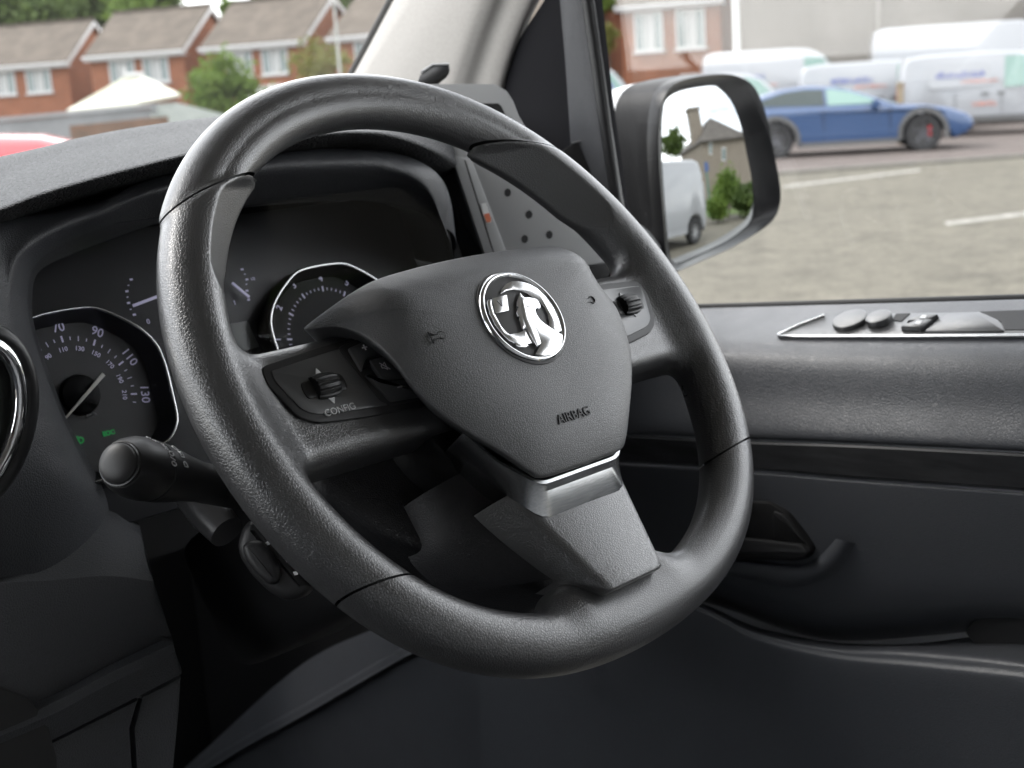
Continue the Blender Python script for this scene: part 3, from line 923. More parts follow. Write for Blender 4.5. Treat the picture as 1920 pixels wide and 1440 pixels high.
prism("needle_hub", [(HUB[0] + .0135 * math.cos(a), HUB[1] + .0135 * math.sin(a)) for a in np.linspace(0, 6.283, 33)[:-1]], (CP, A3(1, 0, 0), CE2, CN), -.012, -.0045, M_FACE2, cluster, .002)
prism("needle_hub", [(TACH[0] + .0135 * math.cos(a), TACH[1] + .0135 * math.sin(a)) for a in np.linspace(0, 6.283, 33)[:-1]], (CP, A3(1, 0, 0), CE2, CN), -.012, -.0045, M_FACE2, cluster, .002)
# rev counter
tn = [("2", 524, 577), ("3", 551, 535), ("4", 601, 522)]
ta = []; tr = []
for s, x, y in tn:
    p = cl(x, y, ZD) - TACH; ta.append(math.degrees(math.atan2(p[0], p[1]))); tr.append(np.linalg.norm(p))
tstep = (ta[-1] - ta[0]) / 2; trad = float(np.mean(tr))
mb = MB()
for i in range(0, 7):
    a = ta[0] + (i - 2) * tstep
    if i in (2, 3, 4): dial_text(str(i), *tn[i - 2][1:], hub=TACH, size=.0072)
    else: dial_text(str(i), uv=pol(a, trad, TACH), hub=TACH, size=.0072)
    for j in range(5):
        if i < 6 or j == 0:
            tick(mb, a + tstep * j / 5, trad * .80, .004 if j == 0 else .002, .0011 if j == 0 else .0005, TACH)
mb.build("dial_scale", M_LILAC, cluster)
needle(TACH, np.array(pol(ta[0] - 2 * tstep, .030, TACH)), TACH - np.array([.0, -.004]), .0018, M_NEEDLE, -.002)
# small gauges for temperature and fuel, and the screen between the dials
GZ = -.0115
for marks in (((246, 524, 1), (241, 535, 0), (238, 546, 1), (239, 557, 0), (241, 568, 1), (245, 580, 0), (252, 590, 1)), ((454, 505, 1), (459, 514, 0), (463, 524, 1), (462, 533, 0), (463, 545, 1), (466, 562, 1))):
    for x, y, b in marks:
        mb = MB(); u, v = cl(x, y, GZ); c = cw(u, v, GZ); s = .0011 if b else .0006
        mb.add([c + A3(1, 0, 0) * i * s + CE2 * j * s * .6 + CN * k * .0002 for i in (-1, 1) for j in (-1, 1) for k in (-1, 1)], boxV((0, 0, 0), (1, 1, 1))[1])
        mb.build("gauge_mark", M_LILAC, cluster)
def zneedle(p, q, w):
    a, b = cl(*p, -.006), cl(*q, -.006); d = (b - a) / np.linalg.norm(b - a); e = np.array([-d[1], d[0]]) * w
    prism("needle", [a - e, b - e, b + e, a + e], (CP, A3(1, 0, 0), CE2, CN), -.007, -.006, M_LILAC, cluster, .0002)
zneedle((300, 554), (250, 573), .0010)
zneedle((436, 530), (468, 557), .0010)
lettering("dial_numeral", "0", .005, cw(*cl(278, 603, GZ), GZ), A3(1, 0, 0), CE2, M_LILAC, cluster, .0002)
lettering("dial_numeral", "1", .005, cw(*cl(440, 568, GZ), GZ), A3(1, 0, 0), CE2, M_LILAC, cluster, .0002)
lettering("dial_numeral", "1/2", .003, cw(*cl(474, 523, GZ), GZ), A3(1, 0, 0), CE2, M_LILAC, cluster, .0002)
Q = np.array([cl(*p, GZ) for p in ((405, 612), (463, 602), (486, 650), (440, 664))])
prism("cluster_screen", Q[::-1], (CP, A3(1, 0, 0), CE2, CN), GZ - .002, GZ + .0008, mat("screen_grey", (.16, .17, .17), .3), cluster, .0005)
lettering("warning_lamp", "D", .006, cw(*cl(152, 826, ZD), ZD), A3(1, 0, 0), CE2, M_GREEN, cluster, .0003, bold=.0003)
lettering("warning_lamp", "E", .006, cw(*cl(145, 825, ZD), ZD), -A3(1, 0, 0), CE2, M_GREEN, cluster, .0003, bold=.0003)
lettering("warning_lamp", "EOC", .0042, cw(*cl(204, 812, ZD), ZD), A3(1, 0, 0), CE2, M_GREEN, cluster, .0003, bold=.0003)

mb = MB(); mb.box((.06, .44, 1.40), (.80, .02, .33)); mb.build("cluster_back", M_DARK, dash)
mb = MB(); mb.box((-.82, .72, 1.10), (.96, .84, .54)); mb.build("unseen_passenger_dash", M_DASHTOP, dash)  # out of view; added to hold back light from the left
lens = [cw(-.30, -.095, .008), cw(.20, -.095, .008), cw(.20, .062, .058), cw(-.30, .062, .058)]
addmesh("lens", lens + [p + CN * .002 for p in lens], [(0, 1, 2, 3), (7, 6, 5, 4), (0, 4, 5, 1), (1, 5, 6, 2), (2, 6, 7, 3), (3, 7, 4, 0)], glass("cluster_lens", refl=.10, haze=.012), cluster, False)  # pale haze layer greys the dials
# lower dash panels left of the column
kp = [pxy([(-200, 960), (60, 950), (180, 950), (262, 985)], .245), pxy([(-200, 1100), (60, 1090), (200, 1080), (288, 1090)], .185),
      pxy([(-200, 1430), (80, 1312), (200, 1250), (321, 1192)], .165), pxy([(-200, 1445), (82, 1326), (202, 1264), (325, 1206)], .150),
      pxy([(-200, 1460), (86, 1345), (206, 1282), (329, 1224)], .147), pxy([(-200, 1530), (0, 1436), (180, 1346), (341, 1263)], .150)]
kp.append(kp[-1] + A3(0, .02, .002))
V, F = loft2(kp, 30); addmesh("knee_panel", V, F, M_DASH, dash, True, angle=30)
ret = np.array([k[-1] for k in kp]); V, F = loft2([ret, ret + A3(.002, .006, 0), ret + A3(.006, .3, 0)], 24); addmesh("knee_panel_side", V, F, M_SATIN, dash)
for nm, pts in (("lower_panel", [(-80, 1482), (263, 1309), (246, 1366), (252, 1450), (256, 1640), (-80, 1700)]), ("lower_panel", [(268, 1306), (342, 1268), (338, 1340), (326, 1460), (320, 1640), (262, 1640), (257, 1450), (251, 1368)])):
    pxprism(nm, pts, (-.2, .152, 1.2), (0, -1, .12), .02, M_DASH, dash, .003)
pxprism("storage_recess", [(-90, 1295), (0, 1286), (55, 1306), (92, 1352), (110, 1420), (115, 1600), (-90, 1600)], (-.2, .140, 1.2), (0, -1, .12), .012, M_DARK, dash, .003)  # raised black plate standing in for the shaded hollow
# column shroud and the panels right of it
def col(v0, v1, hw, n, r=.02):
    return [wl(a, b, n) for a, b in roundpoly([(-hw, v0), (hw, v0), (hw, v1), (-hw, v1)], r, 4)]
C_ = [col(-.080, .020, .052, -.052), col(-.088, .022, .057, -.070), col(-.085, .025, .056, -.16), col(-.07, .03, .054, -.30)]
V = np.array(C_).reshape(-1, 3); F = grid_faces(4, len(C_[0]), True) + [tuple(range(len(C_[0])))]
addmesh("column_shroud", V, F, M_DARK, dash, True, angle=40)
pxprism("column_panel", [(520, 930), (640, 985), (884, 1058), (872, 1066), (760, 1108), (600, 1080)], (.1, .30, 1.25), (-.1, -1, .45), .02, M_DASH, dash, .003)
pxprism("column_panel", [(866, 1098), (908, 1070), (1060, 1125), (1040, 1190), (900, 1200), (840, 1130)], (.1, .285, 1.2), (-.1, -1, .45), .02, M_DASH, dash, .003)
tube("ignition_barrel", [at(365, 925, 1, .15), at(395, 965, 1, .135), at(425, 998, 1, .12)], [.0125, .0120, .0105], mat("grey_barrel", (.05, .05, .052), .3), dash, 20)
pxprism("side_vent", [(1075, 478), (1120, 468), (1150, 505), (1132, 535), (1085, 530)], (.33, .28, 1.48), (-.5, -1, .1), .02, M_DARK, dash, .003)
tube("vent_slat", [at(1082, 512, 1, .262), at(1105, 505, 1, .262), at(1140, 492, 1, .262)], .0022, mat("slat_grey", (.12, .12, .12), .4), dash, 8)

# ---------------------------------------------------------------- indicator stalk
def lathe_on(name, path, prof, m, parent, seg=40, flat=None):
    """body of revolution along the straight line path[0] -> path[1]; prof = (distance, radius)"""
    a, b = A3(*path[0]), A3(*path[1]); d = (b - a); d /= np.linalg.norm(d)
    e = np.cross(d, A3(0, 0, 1)); e /= np.linalg.norm(e); g = np.cross(e, d)
    V = []
    for s, r in prof:
        for k in range(seg):
            t = 2 * math.pi * k / seg
            V.append(a + d * s + r * (math.cos(t) * e + math.sin(t) * g))
    F = grid_faces(len(prof), seg, True) + [tuple(range(seg)), tuple((len(prof) - 1) * seg + j for j in range(seg))]
    return addmesh(name, V, F, m, parent, True, angle=28)
sa, sb = at(214, 868, 1, .045), at(475, 926, 1, .115)
stalk = thing("indicator_stalk", "black indicator and light stalk with white symbols beside the speedometer", "stalk", tuple(sa))
def dome(r, d, n=6): return [(d - d * math.cos(k / n * math.pi / 2), r * math.sin(k / n * math.pi / 2) + 1e-4) for k in range(n + 1)]
lathe_on("end_cap", (sa, sb), dome(.0102, .0035) + [(.0075, .0103)], M_SATIN, stalk)
lathe_on("cap_ring", (sa, sb), [(.0040, .0100), (.0042, .0110), (.0052, .0113), (.0064, .0109)], mat("ring_grey", (.05, .05, .052), .25), stalk)
lathe_on("twist_knob", (sa, sb), [(.0055, .0104), (.0062, .0118), (.011, .0142), (.018, .0158), (.024, .0162), (.031, .0160), (.0325, .0155)], M_SATIN, stalk)
lathe_on("stalk_body", (sa, sb), [(.0330, .0152), (.0338, .0158), (.040, .0156), (.052, .0146), (.066, .0128), (.085, .0112), (.16, .011)], M_SATIN, stalk)
sd = (sb - sa) / np.linalg.norm(sb - sa)
def on_stalk(s, px, py, r):
    """point of the stalk's skin nearest the picture point, s along its axis"""
    c = sa + sd * s; tocam = CAM - c; tocam = tocam - sd * (tocam @ sd); tocam /= np.linalg.norm(tocam)
    side = np.cross(sd, tocam)
    return c, tocam, side
def stalk_mark(s, a, text, size, r, ex_rot=90):
    c, tcm, sdv = on_stalk(s, 0, 0, r)
    nrm = tcm * math.cos(rad(a)) + sdv * math.sin(rad(a)); tan = np.cross(nrm, sd)
    lettering("stalk_symbol", text, size, c + nrm * (r + .0001), tan, -sd, M_WHITE, stalk, .0002)
up_sign = 1 if on_stalk(.02, 0, 0, .01)[2][2] > 0 else -1
for s, a, t, z, r in ((.0225, 78, "x o", .0056, .0160), (.0300, 58, "*", .0110, .0158), (.0300, 32, "0/0", .0070, .0160), (.0420, 60, "=D", .0058, .0154), (.0435, 38, "D D", .0056, .0153)):
    stalk_mark(s, a * up_sign, t, z, r)

# ---------------------------------------------------------------- lower stalk with the rotary selector
pod = thing("selector_stalk", "small black selector stalk with white dashes low on the column's left", "stalk", tuple(at(500, 1040, 1, .06)))
pn = A3(-.62, -.70, .35)
pp = at(505, 1045, 1, .06)
pxprism("stalk_body", [(443, 1020), (452, 990), (468, 972), (500, 990), (540, 1040), (585, 1098), (570, 1118), (536, 1128), (505, 1112), (470, 1078), (448, 1045)], pp, pn, .022, M_SATIN, pod, .006, seg=4, r=.004)
pxprism("selector_knob", [(452, 1024), (465, 1012), (490, 1012), (512, 1035), (527, 1068), (524, 1092), (505, 1098), (478, 1075), (458, 1048)], pp, pn, .008, M_SATIN, pod, .004, proud=.0045, seg=4, r=.004)
for p in [[(497, 1018), (503, 1014), (507, 1020), (501, 1023)], [(522, 1032), (527, 1030), (532, 1039), (528, 1041)], [(534, 1048), (542, 1046), (545, 1053), (537, 1054)], [(549, 1072), (557, 1071), (559, 1077), (552, 1079)]]:
    pxprism("stalk_mark", p, pp, pn, .0004, M_WHITE, pod, proud=.0006)

# ---------------------------------------------------------------- metal bracket beside the wheel
bp = at(960, 380, 1, .25); bn = A3(-.50, -.78, .38)
brk = thing("device_bracket", "grey perforated metal device bracket standing on the dash behind the wheel rim", "bracket", tuple(at(930, 470, 1, .25)))
M_BRK = mat("powder_coated_grey", (.36, .365, .37), .40, .1)
M_BRK2 = mat("bracket_black", (.012, .012, .013), .32)
hole_px = [(952, 361), (992, 402), (984, 448), (1030, 440)]
pxprism("back_plate", [(842, 284), (908, 480), (1000, 486), (1090, 500), (1136, 492), (1130, 460), (1072, 360), (1000, 262), (972, 215), (962, 188), (950, 170), (928, 157), (800, 157), (770, 166), (790, 230)], bp, bn, .003, M_BRK, brk, .0008)
pxprism("rail", [(846, 290), (884, 297), (952, 478), (909, 478)], bp, bn, .006, M_BRK, brk, .0008, proud=.004)
pxprism("rail_groove", [(871, 300), (873, 300), (928, 478), (926, 478)], bp, bn, .0005, M_BRK2, brk, proud=.0043)
for x, y in hole_px:
    pxprism("hole", [(x + 6.2 * math.cos(a), y + 7.6 * math.sin(a)) for a in np.linspace(0, 6.283, 15)[:-1]], bp, bn, .001, M_DARK, brk, proud=.0004)  # raised black disc in place of the hole's shaded inside
pxprism("slot", [(898, 194), (934, 194), (940, 199), (952, 226), (930, 228), (912, 212)], bp, bn, .001, M_DARK, brk, proud=.0004)  # raised black plate, the slot's shade as colour
# black side flange
e0, e1 = onplane(844, 286, bp, bn), onplane(908, 480, bp, bn)
fl = [e0, e1, at(868, 484, 1, e1[1] + .035), at(840, 392, 1, e0[1] + .04), at(812, 326, 1, e0[1] + .045)]
c = np.mean(fl, 0); tk = A3(.004, .004, -.001)
addmesh("side_flange", list(fl) + [p + tk for p in fl], [(0, 1, 2, 3, 4), (9, 8, 7, 6, 5)] + [(i, (i + 1) % 5, (i + 1) % 5 + 5, i + 5) for i in range(5)], M_BRK2, brk, False)
tube("flange_edge", [fl[4], fl[0]], .0012, M_CHROME, brk, 8)
st = pxprism("sticker", [(902, 382), (911, 380), (921, 409), (921, 417), (912, 418), (906, 404)], bp, bn, .0004, mat("white_sticker", (.8, .8, .8), .4), brk, proud=.0046)
pxprism("sticker_patch", [(907, 402), (917, 399), (921, 410), (920, 416), (913, 417)], bp, bn, .0003, mat("orange_print", (.75, .22, .12), .4), st, proud=.0049)
hk = pxprism("hook", [(784, 150), (787, 140), (800, 130), (811, 122), (842, 121), (843, 128), (837, 137), (818, 152), (800, 160)], bp, (-.45, -.6, .65), .006, M_BRK2, brk, .001)
tube("hook_edge", [onplane(790, 136, bp, (-.45, -.6, .65)), onplane(811, 122, bp, (-.45, -.6, .65)), onplane(842, 121, bp, (-.45, -.6, .65))], .0014, M_BRK, brk, 8)
clampP = at(1090, 310, 1, .33)
pxprism("clamp_arm", [(1040, 292), (1072, 270), (1086, 265), (1101, 271), (1112, 289), (1150, 380), (1120, 400), (1060, 340)], clampP, bn, .006, M_BRK2, brk, .0015)
tube("clamp_edge", [onplane(x, y, clampP + bn * .002, bn) for x, y in ((1072, 269), (1087, 264), (1102, 270), (1113, 288), (1136, 345))], .0012, M_BRUSH, brk, 8)

# ---------------------------------------------------------------- driver's door
door = thing("driver_door", "dark grey driver's door with silver edged switch panel and lower storage pocket", "door", (.45, .1, .6))
X0 = .475
def drow(pts, x): return pxx(pts, x)
rows = [drow([(1130, 583), (1305, 578), (1600, 570), (1920, 561), (2300, 550)], .478), drow([(1130, 590), (1305, 585), (1600, 577), (1920, 568), (2300, 557)], .472),
        drow([(1130, 622), (1330, 624), (1600, 626), (1920, 627), (2300, 628)], .432), drow([(1130, 648), (1340, 651), (1600, 657), (1920, 660), (2300, 665)], .4135),
        drow([(1130, 675), (1350, 680), (1600, 690), (1920, 698), (2300, 708)], .4035),
        drow([(1130, 735), (1370, 742), (1600, 754), (1920, 768), (2300, 784)], .3950), drow([(1130, 806), (1390, 815), (1600, 823), (1920, 839), (2300, 858)], .3830),
        drow([(1130, 812), (1390, 821), (1600, 829), (1920, 846), (2300, 866)], .393)]
V, F = loft2(rows, 50, 40); addmesh("upper_card", V, F, M_DOOR, door)
M_STRIP = noisy("brushed_strip", (.034, .035, .038), (.066, .068, .072), 60, .45, 5, .1, .0004, (1, .25, 1.6))
rows = [drow([(1130, 812), (1400, 825), (1600, 832), (1920, 848), (2300, 868)], 0.3950), drow([(1130, 815), (1400, 828), (1600, 835), (1920, 851), (2300, 872)], 0.3825), drow([(1130, 818), (1400, 832), (1600, 839), (1920, 856), (2300, 877)], 0.3815),
        drow([(1130, 862), (1400, 876), (1600, 892), (1920, 915), (2300, 945)], 0.3855), drow([(1130, 866), (1400, 880), (1600, 897), (1920, 920), (2300, 950)], 0.3950)]
V, F = loft2(rows, 50); addmesh("trim_strip", V, F, M_STRIP, door, True, angle=35)
rows = [drow([(1130, 868), (1400, 883), (1600, 900), (1920, 923), (2300, 954)], 0.3970), drow([(1130, 872), (1400, 887), (1600, 904), (1920, 928), (2300, 958)], 0.3835), drow([(1130, 880), (1400, 895), (1600, 912), (1920, 936), (2300, 966)], 0.3810),
        drow([(1130, 960), (1400, 975), (1600, 1000), (1920, 1030), (2300, 1070)], 0.3840), drow([(1130, 1045), (1380, 1080), (1600, 1110), (1920, 1120), (2300, 1150)], 0.3920),
        drow([(1130, 1062), (1360, 1110), (1560, 1165), (1920, 1150), (2300, 1200)], 0.4090), drow([(1130, 1080), (1340, 1135), (1560, 1200), (1920, 1180), (2300, 1220)], 0.4440)]
V, F = loft2(rows, 50, 36); addmesh("lower_card", V, F, M_DOOR, door)
# storage pocket
rows = [drow([(900, 1000), (1130, 1058), (1320, 1132), (1420, 1176), (1560, 1204), (1700, 1208), (1920, 1190), (2300, 1230)], 0.4390), drow([(900, 1005), (1130, 1062), (1320, 1139), (1420, 1184), (1560, 1212), (1700, 1217), (1920, 1235), (2300, 1290)], 0.3810),
        drow([(900, 1012), (1130, 1070), (1320, 1148), (1420, 1196), (1560, 1228), (1730, 1243), (1920, 1262), (2300, 1310)], 0.3705), drow([(900, 1024), (1130, 1084), (1320, 1164), (1420, 1214), (1560, 1250), (1730, 1268), (1920, 1290), (2300, 1340)], 0.3675),
        drow([(900, 1200), (1130, 1260), (1320, 1310), (1420, 1340), (1560, 1370), (1730, 1390), (1920, 1410), (2300, 1450)], 0.3705), drow([(900, 1500), (1130, 1560), (1320, 1580), (1420, 1600), (1560, 1620), (1730, 1640), (1920, 1650), (2300, 1680)], 0.3740)]
V, F = loft2(rows, 60, 40); addmesh("door_pocket", V, F, M_DOOR, door)
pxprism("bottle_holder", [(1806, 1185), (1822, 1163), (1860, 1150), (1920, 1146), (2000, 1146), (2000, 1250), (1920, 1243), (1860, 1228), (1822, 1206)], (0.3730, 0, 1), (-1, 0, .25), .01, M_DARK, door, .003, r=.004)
# handle
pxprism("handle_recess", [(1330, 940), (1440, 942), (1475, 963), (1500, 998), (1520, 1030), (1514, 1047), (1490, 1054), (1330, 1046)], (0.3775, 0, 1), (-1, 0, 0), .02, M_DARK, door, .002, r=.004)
hd = pxprism("door_handle", [(1330, 1008), (1400, 1011), (1502, 1022), (1514, 1036), (1508, 1046), (1488, 1050), (1330, 1042)], (0.3725, 0, 1), (-1, 0, 0), .012, M_SATIN, door, .003, r=.003)
pxprism("handle_plate", [(1448, 958), (1470, 966), (1494, 998), (1508, 1018), (1448, 1012)], (0.3755, 0, 1), (-1, 0, 0), .008, M_SATIN, door, .002, r=.003)
V, F = loft2([drow([(1330, 1048), (1400, 1050), (1490, 1058), (1532, 1046), (1566, 1010)], .3860), drow([(1330, 1054), (1400, 1058), (1488, 1068), (1540, 1054), (1576, 1012)], .3800), drow([(1330, 1070), (1400, 1075), (1486, 1088), (1552, 1066), (1592, 1016)], .3805), drow([(1330, 1080), (1400, 1086), (1484, 1102), (1566, 1074), (1610, 1020)], .3880)], 40, 14)
addmesh("handle_ledge", V, F, M_DOOR, door)
# switch panel on the top ledge
sp0, sp1, sp2 = at(1457, 632, 0, .428), at(2000, 634, 0, .428), at(1700, 572, 0, .474)
sn = np.cross(sp1 - sp0, sp2 - sp0); sn /= np.linalg.norm(sn)
if sn[2] < 0: sn = -sn
sup = (0, 1, 0)
M_SW = mat("switch_panel_satin", (.06, .061, .063), .30, 0, .9)
swp = pxprism("switch_panel", [(1458, 630), (1500, 609), (1545, 592), (1620, 588), (1920, 582), (2200, 577), (2200, 627), (1920, 630), (1500, 632)], sp0, sn, .006, M_SW, door, .0012, proud=.0025, up=sup)
tube("silver_edge", [onplane(x, y, sp0 + sn * .002, sn) for x, y in ((1546, 593), (1500, 610), (1459, 629), (1462, 631.5), (1500, 632), (1700, 631.5), (1920, 630), (2200, 628))], .0020, M_BRUSH, door, 8)
def on_sp(x, y, h=.0025): return onplane(x, y, sp0 + sn * h, sn)
def knob(x, y, r, h, m, nm):
    c = on_sp(x, y); ex = A3(0, 1, 0); ex = ex - sn * (ex @ sn); ex /= np.linalg.norm(ex); ey = np.cross(sn, ex)
    return prism(nm, [(r * math.cos(a), r * math.sin(a)) for a in np.linspace(0, 6.283, 33)[:-1]], (c, ex, ey, sn), -.002, h, m, swp, .0012, 3)
M_GLOSS = mat("gloss_black", (.02, .02, .021), .12)
knob(1595, 604, .0145, .0040, M_SW, "mirror_knob")
knob(1650, 604, .0105, .0060, M_SW, "mirror_selector")
for p in ([(1688, 611), (1722, 596), (1748, 597), (1724, 613)], [(1700, 600), (1726, 587), (1758, 588), (1738, 599)]):
    w_ = pxprism("window_switch", p, sp0, sn, .006, M_SW, swp, .0018, proud=.0075, up=sup, seg=3)
    cxx, cyy = np.mean(p, 0)
    pxprism("switch_symbol", [(cxx - 7, cyy + 3), (cxx - 2, cyy - 3), (cxx + 8, cyy - 3), (cxx + 4, cyy + 3)], sp0, sn, .0006, M_WHITE, w_, proud=.0079, up=sup)
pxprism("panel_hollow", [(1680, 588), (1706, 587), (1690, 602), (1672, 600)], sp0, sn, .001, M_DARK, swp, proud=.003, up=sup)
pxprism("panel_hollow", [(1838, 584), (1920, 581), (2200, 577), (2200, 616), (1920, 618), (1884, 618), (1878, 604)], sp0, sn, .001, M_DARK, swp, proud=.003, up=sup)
pxprism("palm_rest", [(1755, 600), (1775, 586), (1840, 584), (1874, 600), (1884, 620), (1730, 621)], sp0, sn, .004, M_SW, swp, .0015, proud=.0045, up=sup, r=.004)
# window opening: seals, corner trim and glass
tube("sill_seal", drow([(1100, 586), (1305, 577), (1600, 568.5), (1920, 559.5), (2300, 548)], .484), .0035, M_DARK, door, 8)
cp = (.474, .3, 1.5); cn = (-1, 0, 0)
pxprism("corner_trim", [(905, 330), (930, 200), (945, 140), (956, 100), (985, 50), (1018, 0), (1050, -110), (1090, -110), (1096, -60), (1103, 0), (1124, 190), (1150, 372), (1200, 590), (1000, 590)], cp, cn, .02, mat("corner_trim_black", (.010, .010, .012), .8, 0, .1), door, .003)
pxprism("frame_strip", [(1030, -110), (1048, 0), (1058, 110), (1070, 290), (1090, 400), (1150, 400), (1128, 260), (1108, 110), (1092, 0), (1078, -110)], (.4735, .3, 1.5), cn, .008, M_DASH, door, .002, proud=.004)
tube("window_seal", drow([(1078, -160), (1086, -80), (1102, 0), (1118, 110), (1136, 240), (1156, 370), (1200, 590)], .470), .0058, M_PLAST, door, 10)
tube("seal_lip", drow([(1088, -160), (1096, -80), (1111, 0), (1126, 110), (1143, 240), (1162, 370), (1204, 590)], .470), .0016, M_SATIN, door, 8)
M_GLASS = glass("window_glass")
gl_ = [A3(.487, -.75, 1.30), A3(.487, .42, 1.33), A3(.487, .26, 1.93), A3(.487, -.75, 1.93)]
addmesh("window_glass", gl_ + [p + A3(.0035, 0, 0) for p in gl_], [(0, 1, 2, 3), (7, 6, 5, 4), (0, 4, 5, 1), (1, 5, 6, 2), (2, 6, 7, 3), (3, 7, 4, 0)], M_GLASS, door, False)
mb = MB(); mb.box((.520, -.15, 1.02), (.03, 1.3, .66)); mb.box((.505, -.72, 1.62), (.05, .14, .70)); mb.box((.50, -.2, 1.93), (.045, 1.15, .05))
M_VANPAINT = mat("white_van_paint", (.75, .76, .77), .25, 0, .5, .6)
mb.build("outer_panel", M_VANPAINT, door)

# ---------------------------------------------------------------- body of the van round the cab
van = thing("van_body", "pale grey windscreen pillar and roof lining of the van's cab", "van cab", (-.4, 0, .5))
M_LINER = noisy("pillar_lining", (.36, .345, .325), (.39, .375, .355), 300, .85, 2, .12, .0003)
pl = [pxx([(520, 400), (600, 252), (663, 140), (738, 0), (806, -130)], .50), pxx([(560, 400), (612, 255), (676, 140), (752, 0), (820, -130)], .484), pxx([(640, 400), (690, 255), (745, 140), (815, 0), (880, -130)], .462),
      pxx([(760, 400), (800, 250), (832, 150), (885, 0), (950, -130)], .453), pxx([(815, 400), (842, 250), (866, 150), (920, 0), (984, -130)], .456), pxx([(845, 400), (868, 250), (893, 150), (945, 0), (1010, -130)], .4635),
      pxx([(885, 400), (900, 250), (920, 150), (975, 0), (1045, -130)], .465), pxx([(920, 400), (928, 250), (946, 140), (1000, 0), (1080, -130)], .470), pxx([(930, 400), (940, 250), (958, 130), (1012, 0), (1090, -130)], .482)]
V, F = loft2(pl, 30, 40); pil = addmesh("pillar_trim", V, F, M_LINER, van); pil['label'] = "pale grey pillar lining between windscreen and door"
tube("windscreen_seal", pxx([(515, 400), (596, 250), (660, 138), (735, -3), (803, -130)], .502), .0045, M_DARK, van, 8)
# windscreen from the scuttle up to the header rail, slightly curved
ws = []
for k in range(7):
    s = k / 6
    y = 1.12 - .78 * s; z = 1.30 + .63 * s
    ws.append([A3(-.40 + .92 * t * (1 - .06 * s), y - .07 * t * t, z) for t in np.linspace(-1, 1, 15)])
V, F = loft2(ws, 24); wo = addmesh("windscreen", V, F, glass("windscreen_glass", haze=.010), van)  # haze put into the glass to wash out the street
mb = MB()
mb.box((-.40, -.37, 1.965), (1.86, 1.40, .05))
mb.build("roof_lining", noisy("roof_lining_cloth", (.62, .61, .59), (.66, .65, .63), 300, .9, 2), van)
mb = MB(); mb.box((-.40, -1.06, 1.25), (1.9, .05, 1.5)); mb.build("bulkhead", mat("bulkhead_grey", (.60, .60, .60), .6), van)
mb = MB(); mb.box((-.40, .1, .52), (1.9, 2.4, .05)); mb.box((-.40, 1.20, .95), (1.9, .05, .86)); mb.box((.52, .86, .95), (.04, .70, .86)); mb.box((-1.33, .9, .95), (.04, .66, .86)); mb.build("cab_floor_walls", M_DARK, van)  # floor, firewall and side walls, closing the cab against stray light
mb = MB(); mb.box((-1.33, -.60, 1.27), (.06, .92, 1.40)); mb.box((-1.33, .39, .94), (.06, 1.06, .74)); mb.build("passenger_door", M_DOOR, van)  # unseen; solid rear part widened to cut light from this side
mb = MB(); mb.box((-1.325, .37, 1.62), (.004, 1.02, .62)); mb.build("passenger_window", M_GLASS, van)
V = []
tube("passenger_pillar", [A3(-1.26, .98, 1.36), A3(-1.25, .70, 1.64), A3(-1.23, .36, 1.93)], [.05, .045, .045], M_LINER, van, 10)
# kick panel below the dash, at the foot of the pillar
kick = [pxx([(250, 1530), (390, 1400), (560, 1250), (700, 1180), (860, 1130), (1000, 1110)], .440), pxx([(250, 1555), (392, 1436), (580, 1327), (770, 1219), (880, 1180), (1050, 1160)], .425), pxx([(250, 1563), (394, 1443), (582, 1334), (772, 1226), (886, 1186), (1054, 1166)], .421),
        pxx([(250, 1572), (398, 1452), (586, 1344), (776, 1236), (890, 1196), (1060, 1176)], .430), pxx([(250, 1900), (420, 1800), (600, 1700), (800, 1600), (950, 1560), (1100, 1540)], .445)]
V, F = loft2(kick, 40, 24); addmesh("kick_panel", V, F, M_DOOR, van)
# driver's seat base and pedals area stay in the dark
mb = MB(); mb.box((.08, -.42, .80), (.50, .50, .22)); mb.build("seat_cushion", noisy("seat_fabric", (.02, .02, .022), (.035, .035, .037), 200, .9), van)

# ---------------------------------------------------------------- door mirror
MC = at(1328, 325, 0, .80)
MA = rad(17)
MN = A3(-math.sin(MA), -math.cos(MA), 0.065); MN /= np.linalg.norm(MN)
mir = thing("door_mirror", "black framed driver's door mirror with white cap reflecting a van and a house", "wing mirror", tuple(MC + A3(-.1, 0, -.1)))
MX = np.cross(A3(0, 0, 1), MN); MX /= np.linalg.norm(MX); MY = np.cross(MN, MX)
def mq(pts, off=0.0):
    Q = np.array([onplane(x, y, MC + MN * off, MN) for x, y in pts]) - MC
    return np.stack([Q @ MX, Q @ MY], 1)
def mw_(P, off): return [MC + MX * p[0] + MY * p[1] + MN * off for p in P]
bez_px = [(1262, 508), (1250, 480), (1243, 400), (1236, 300), (1236, 240), (1243, 190), (1262, 160), (1300, 146), (1350, 140), (1385, 144), (1412, 160), (1428, 190), (1440, 230), (1452, 290), (1463, 350), (1462, 385), (1450, 412), (1420, 436), (1370, 465), (1320, 487), (1285, 502)]
gls_px = [(1266, 492), (1258, 478), (1250, 400), (1243, 300), (1245, 210), (1256, 182), (1290, 167), (1340, 159), (1352, 162), (1376, 188), (1392, 235), (1402, 290), (1412, 340), (1416, 390), (1412, 415), (1395, 432), (1370, 450), (1320, 476), (1285, 492)]
NB = 72
outer_b = catmull(mq(bez_px, .016), NB, True)
glass_b = catmull(mq(gls_px, -.004), NB, True)
if np.sum(outer_b[:, 0] * np.roll(outer_b[:, 1], -1) - np.roll(outer_b[:, 0], -1) * outer_b[:, 1]) < 0:
    outer_b = outer_b[::-1]; glass_b = glass_b[::-1]
def bring(P, off): return np.array(mw_(P, off))
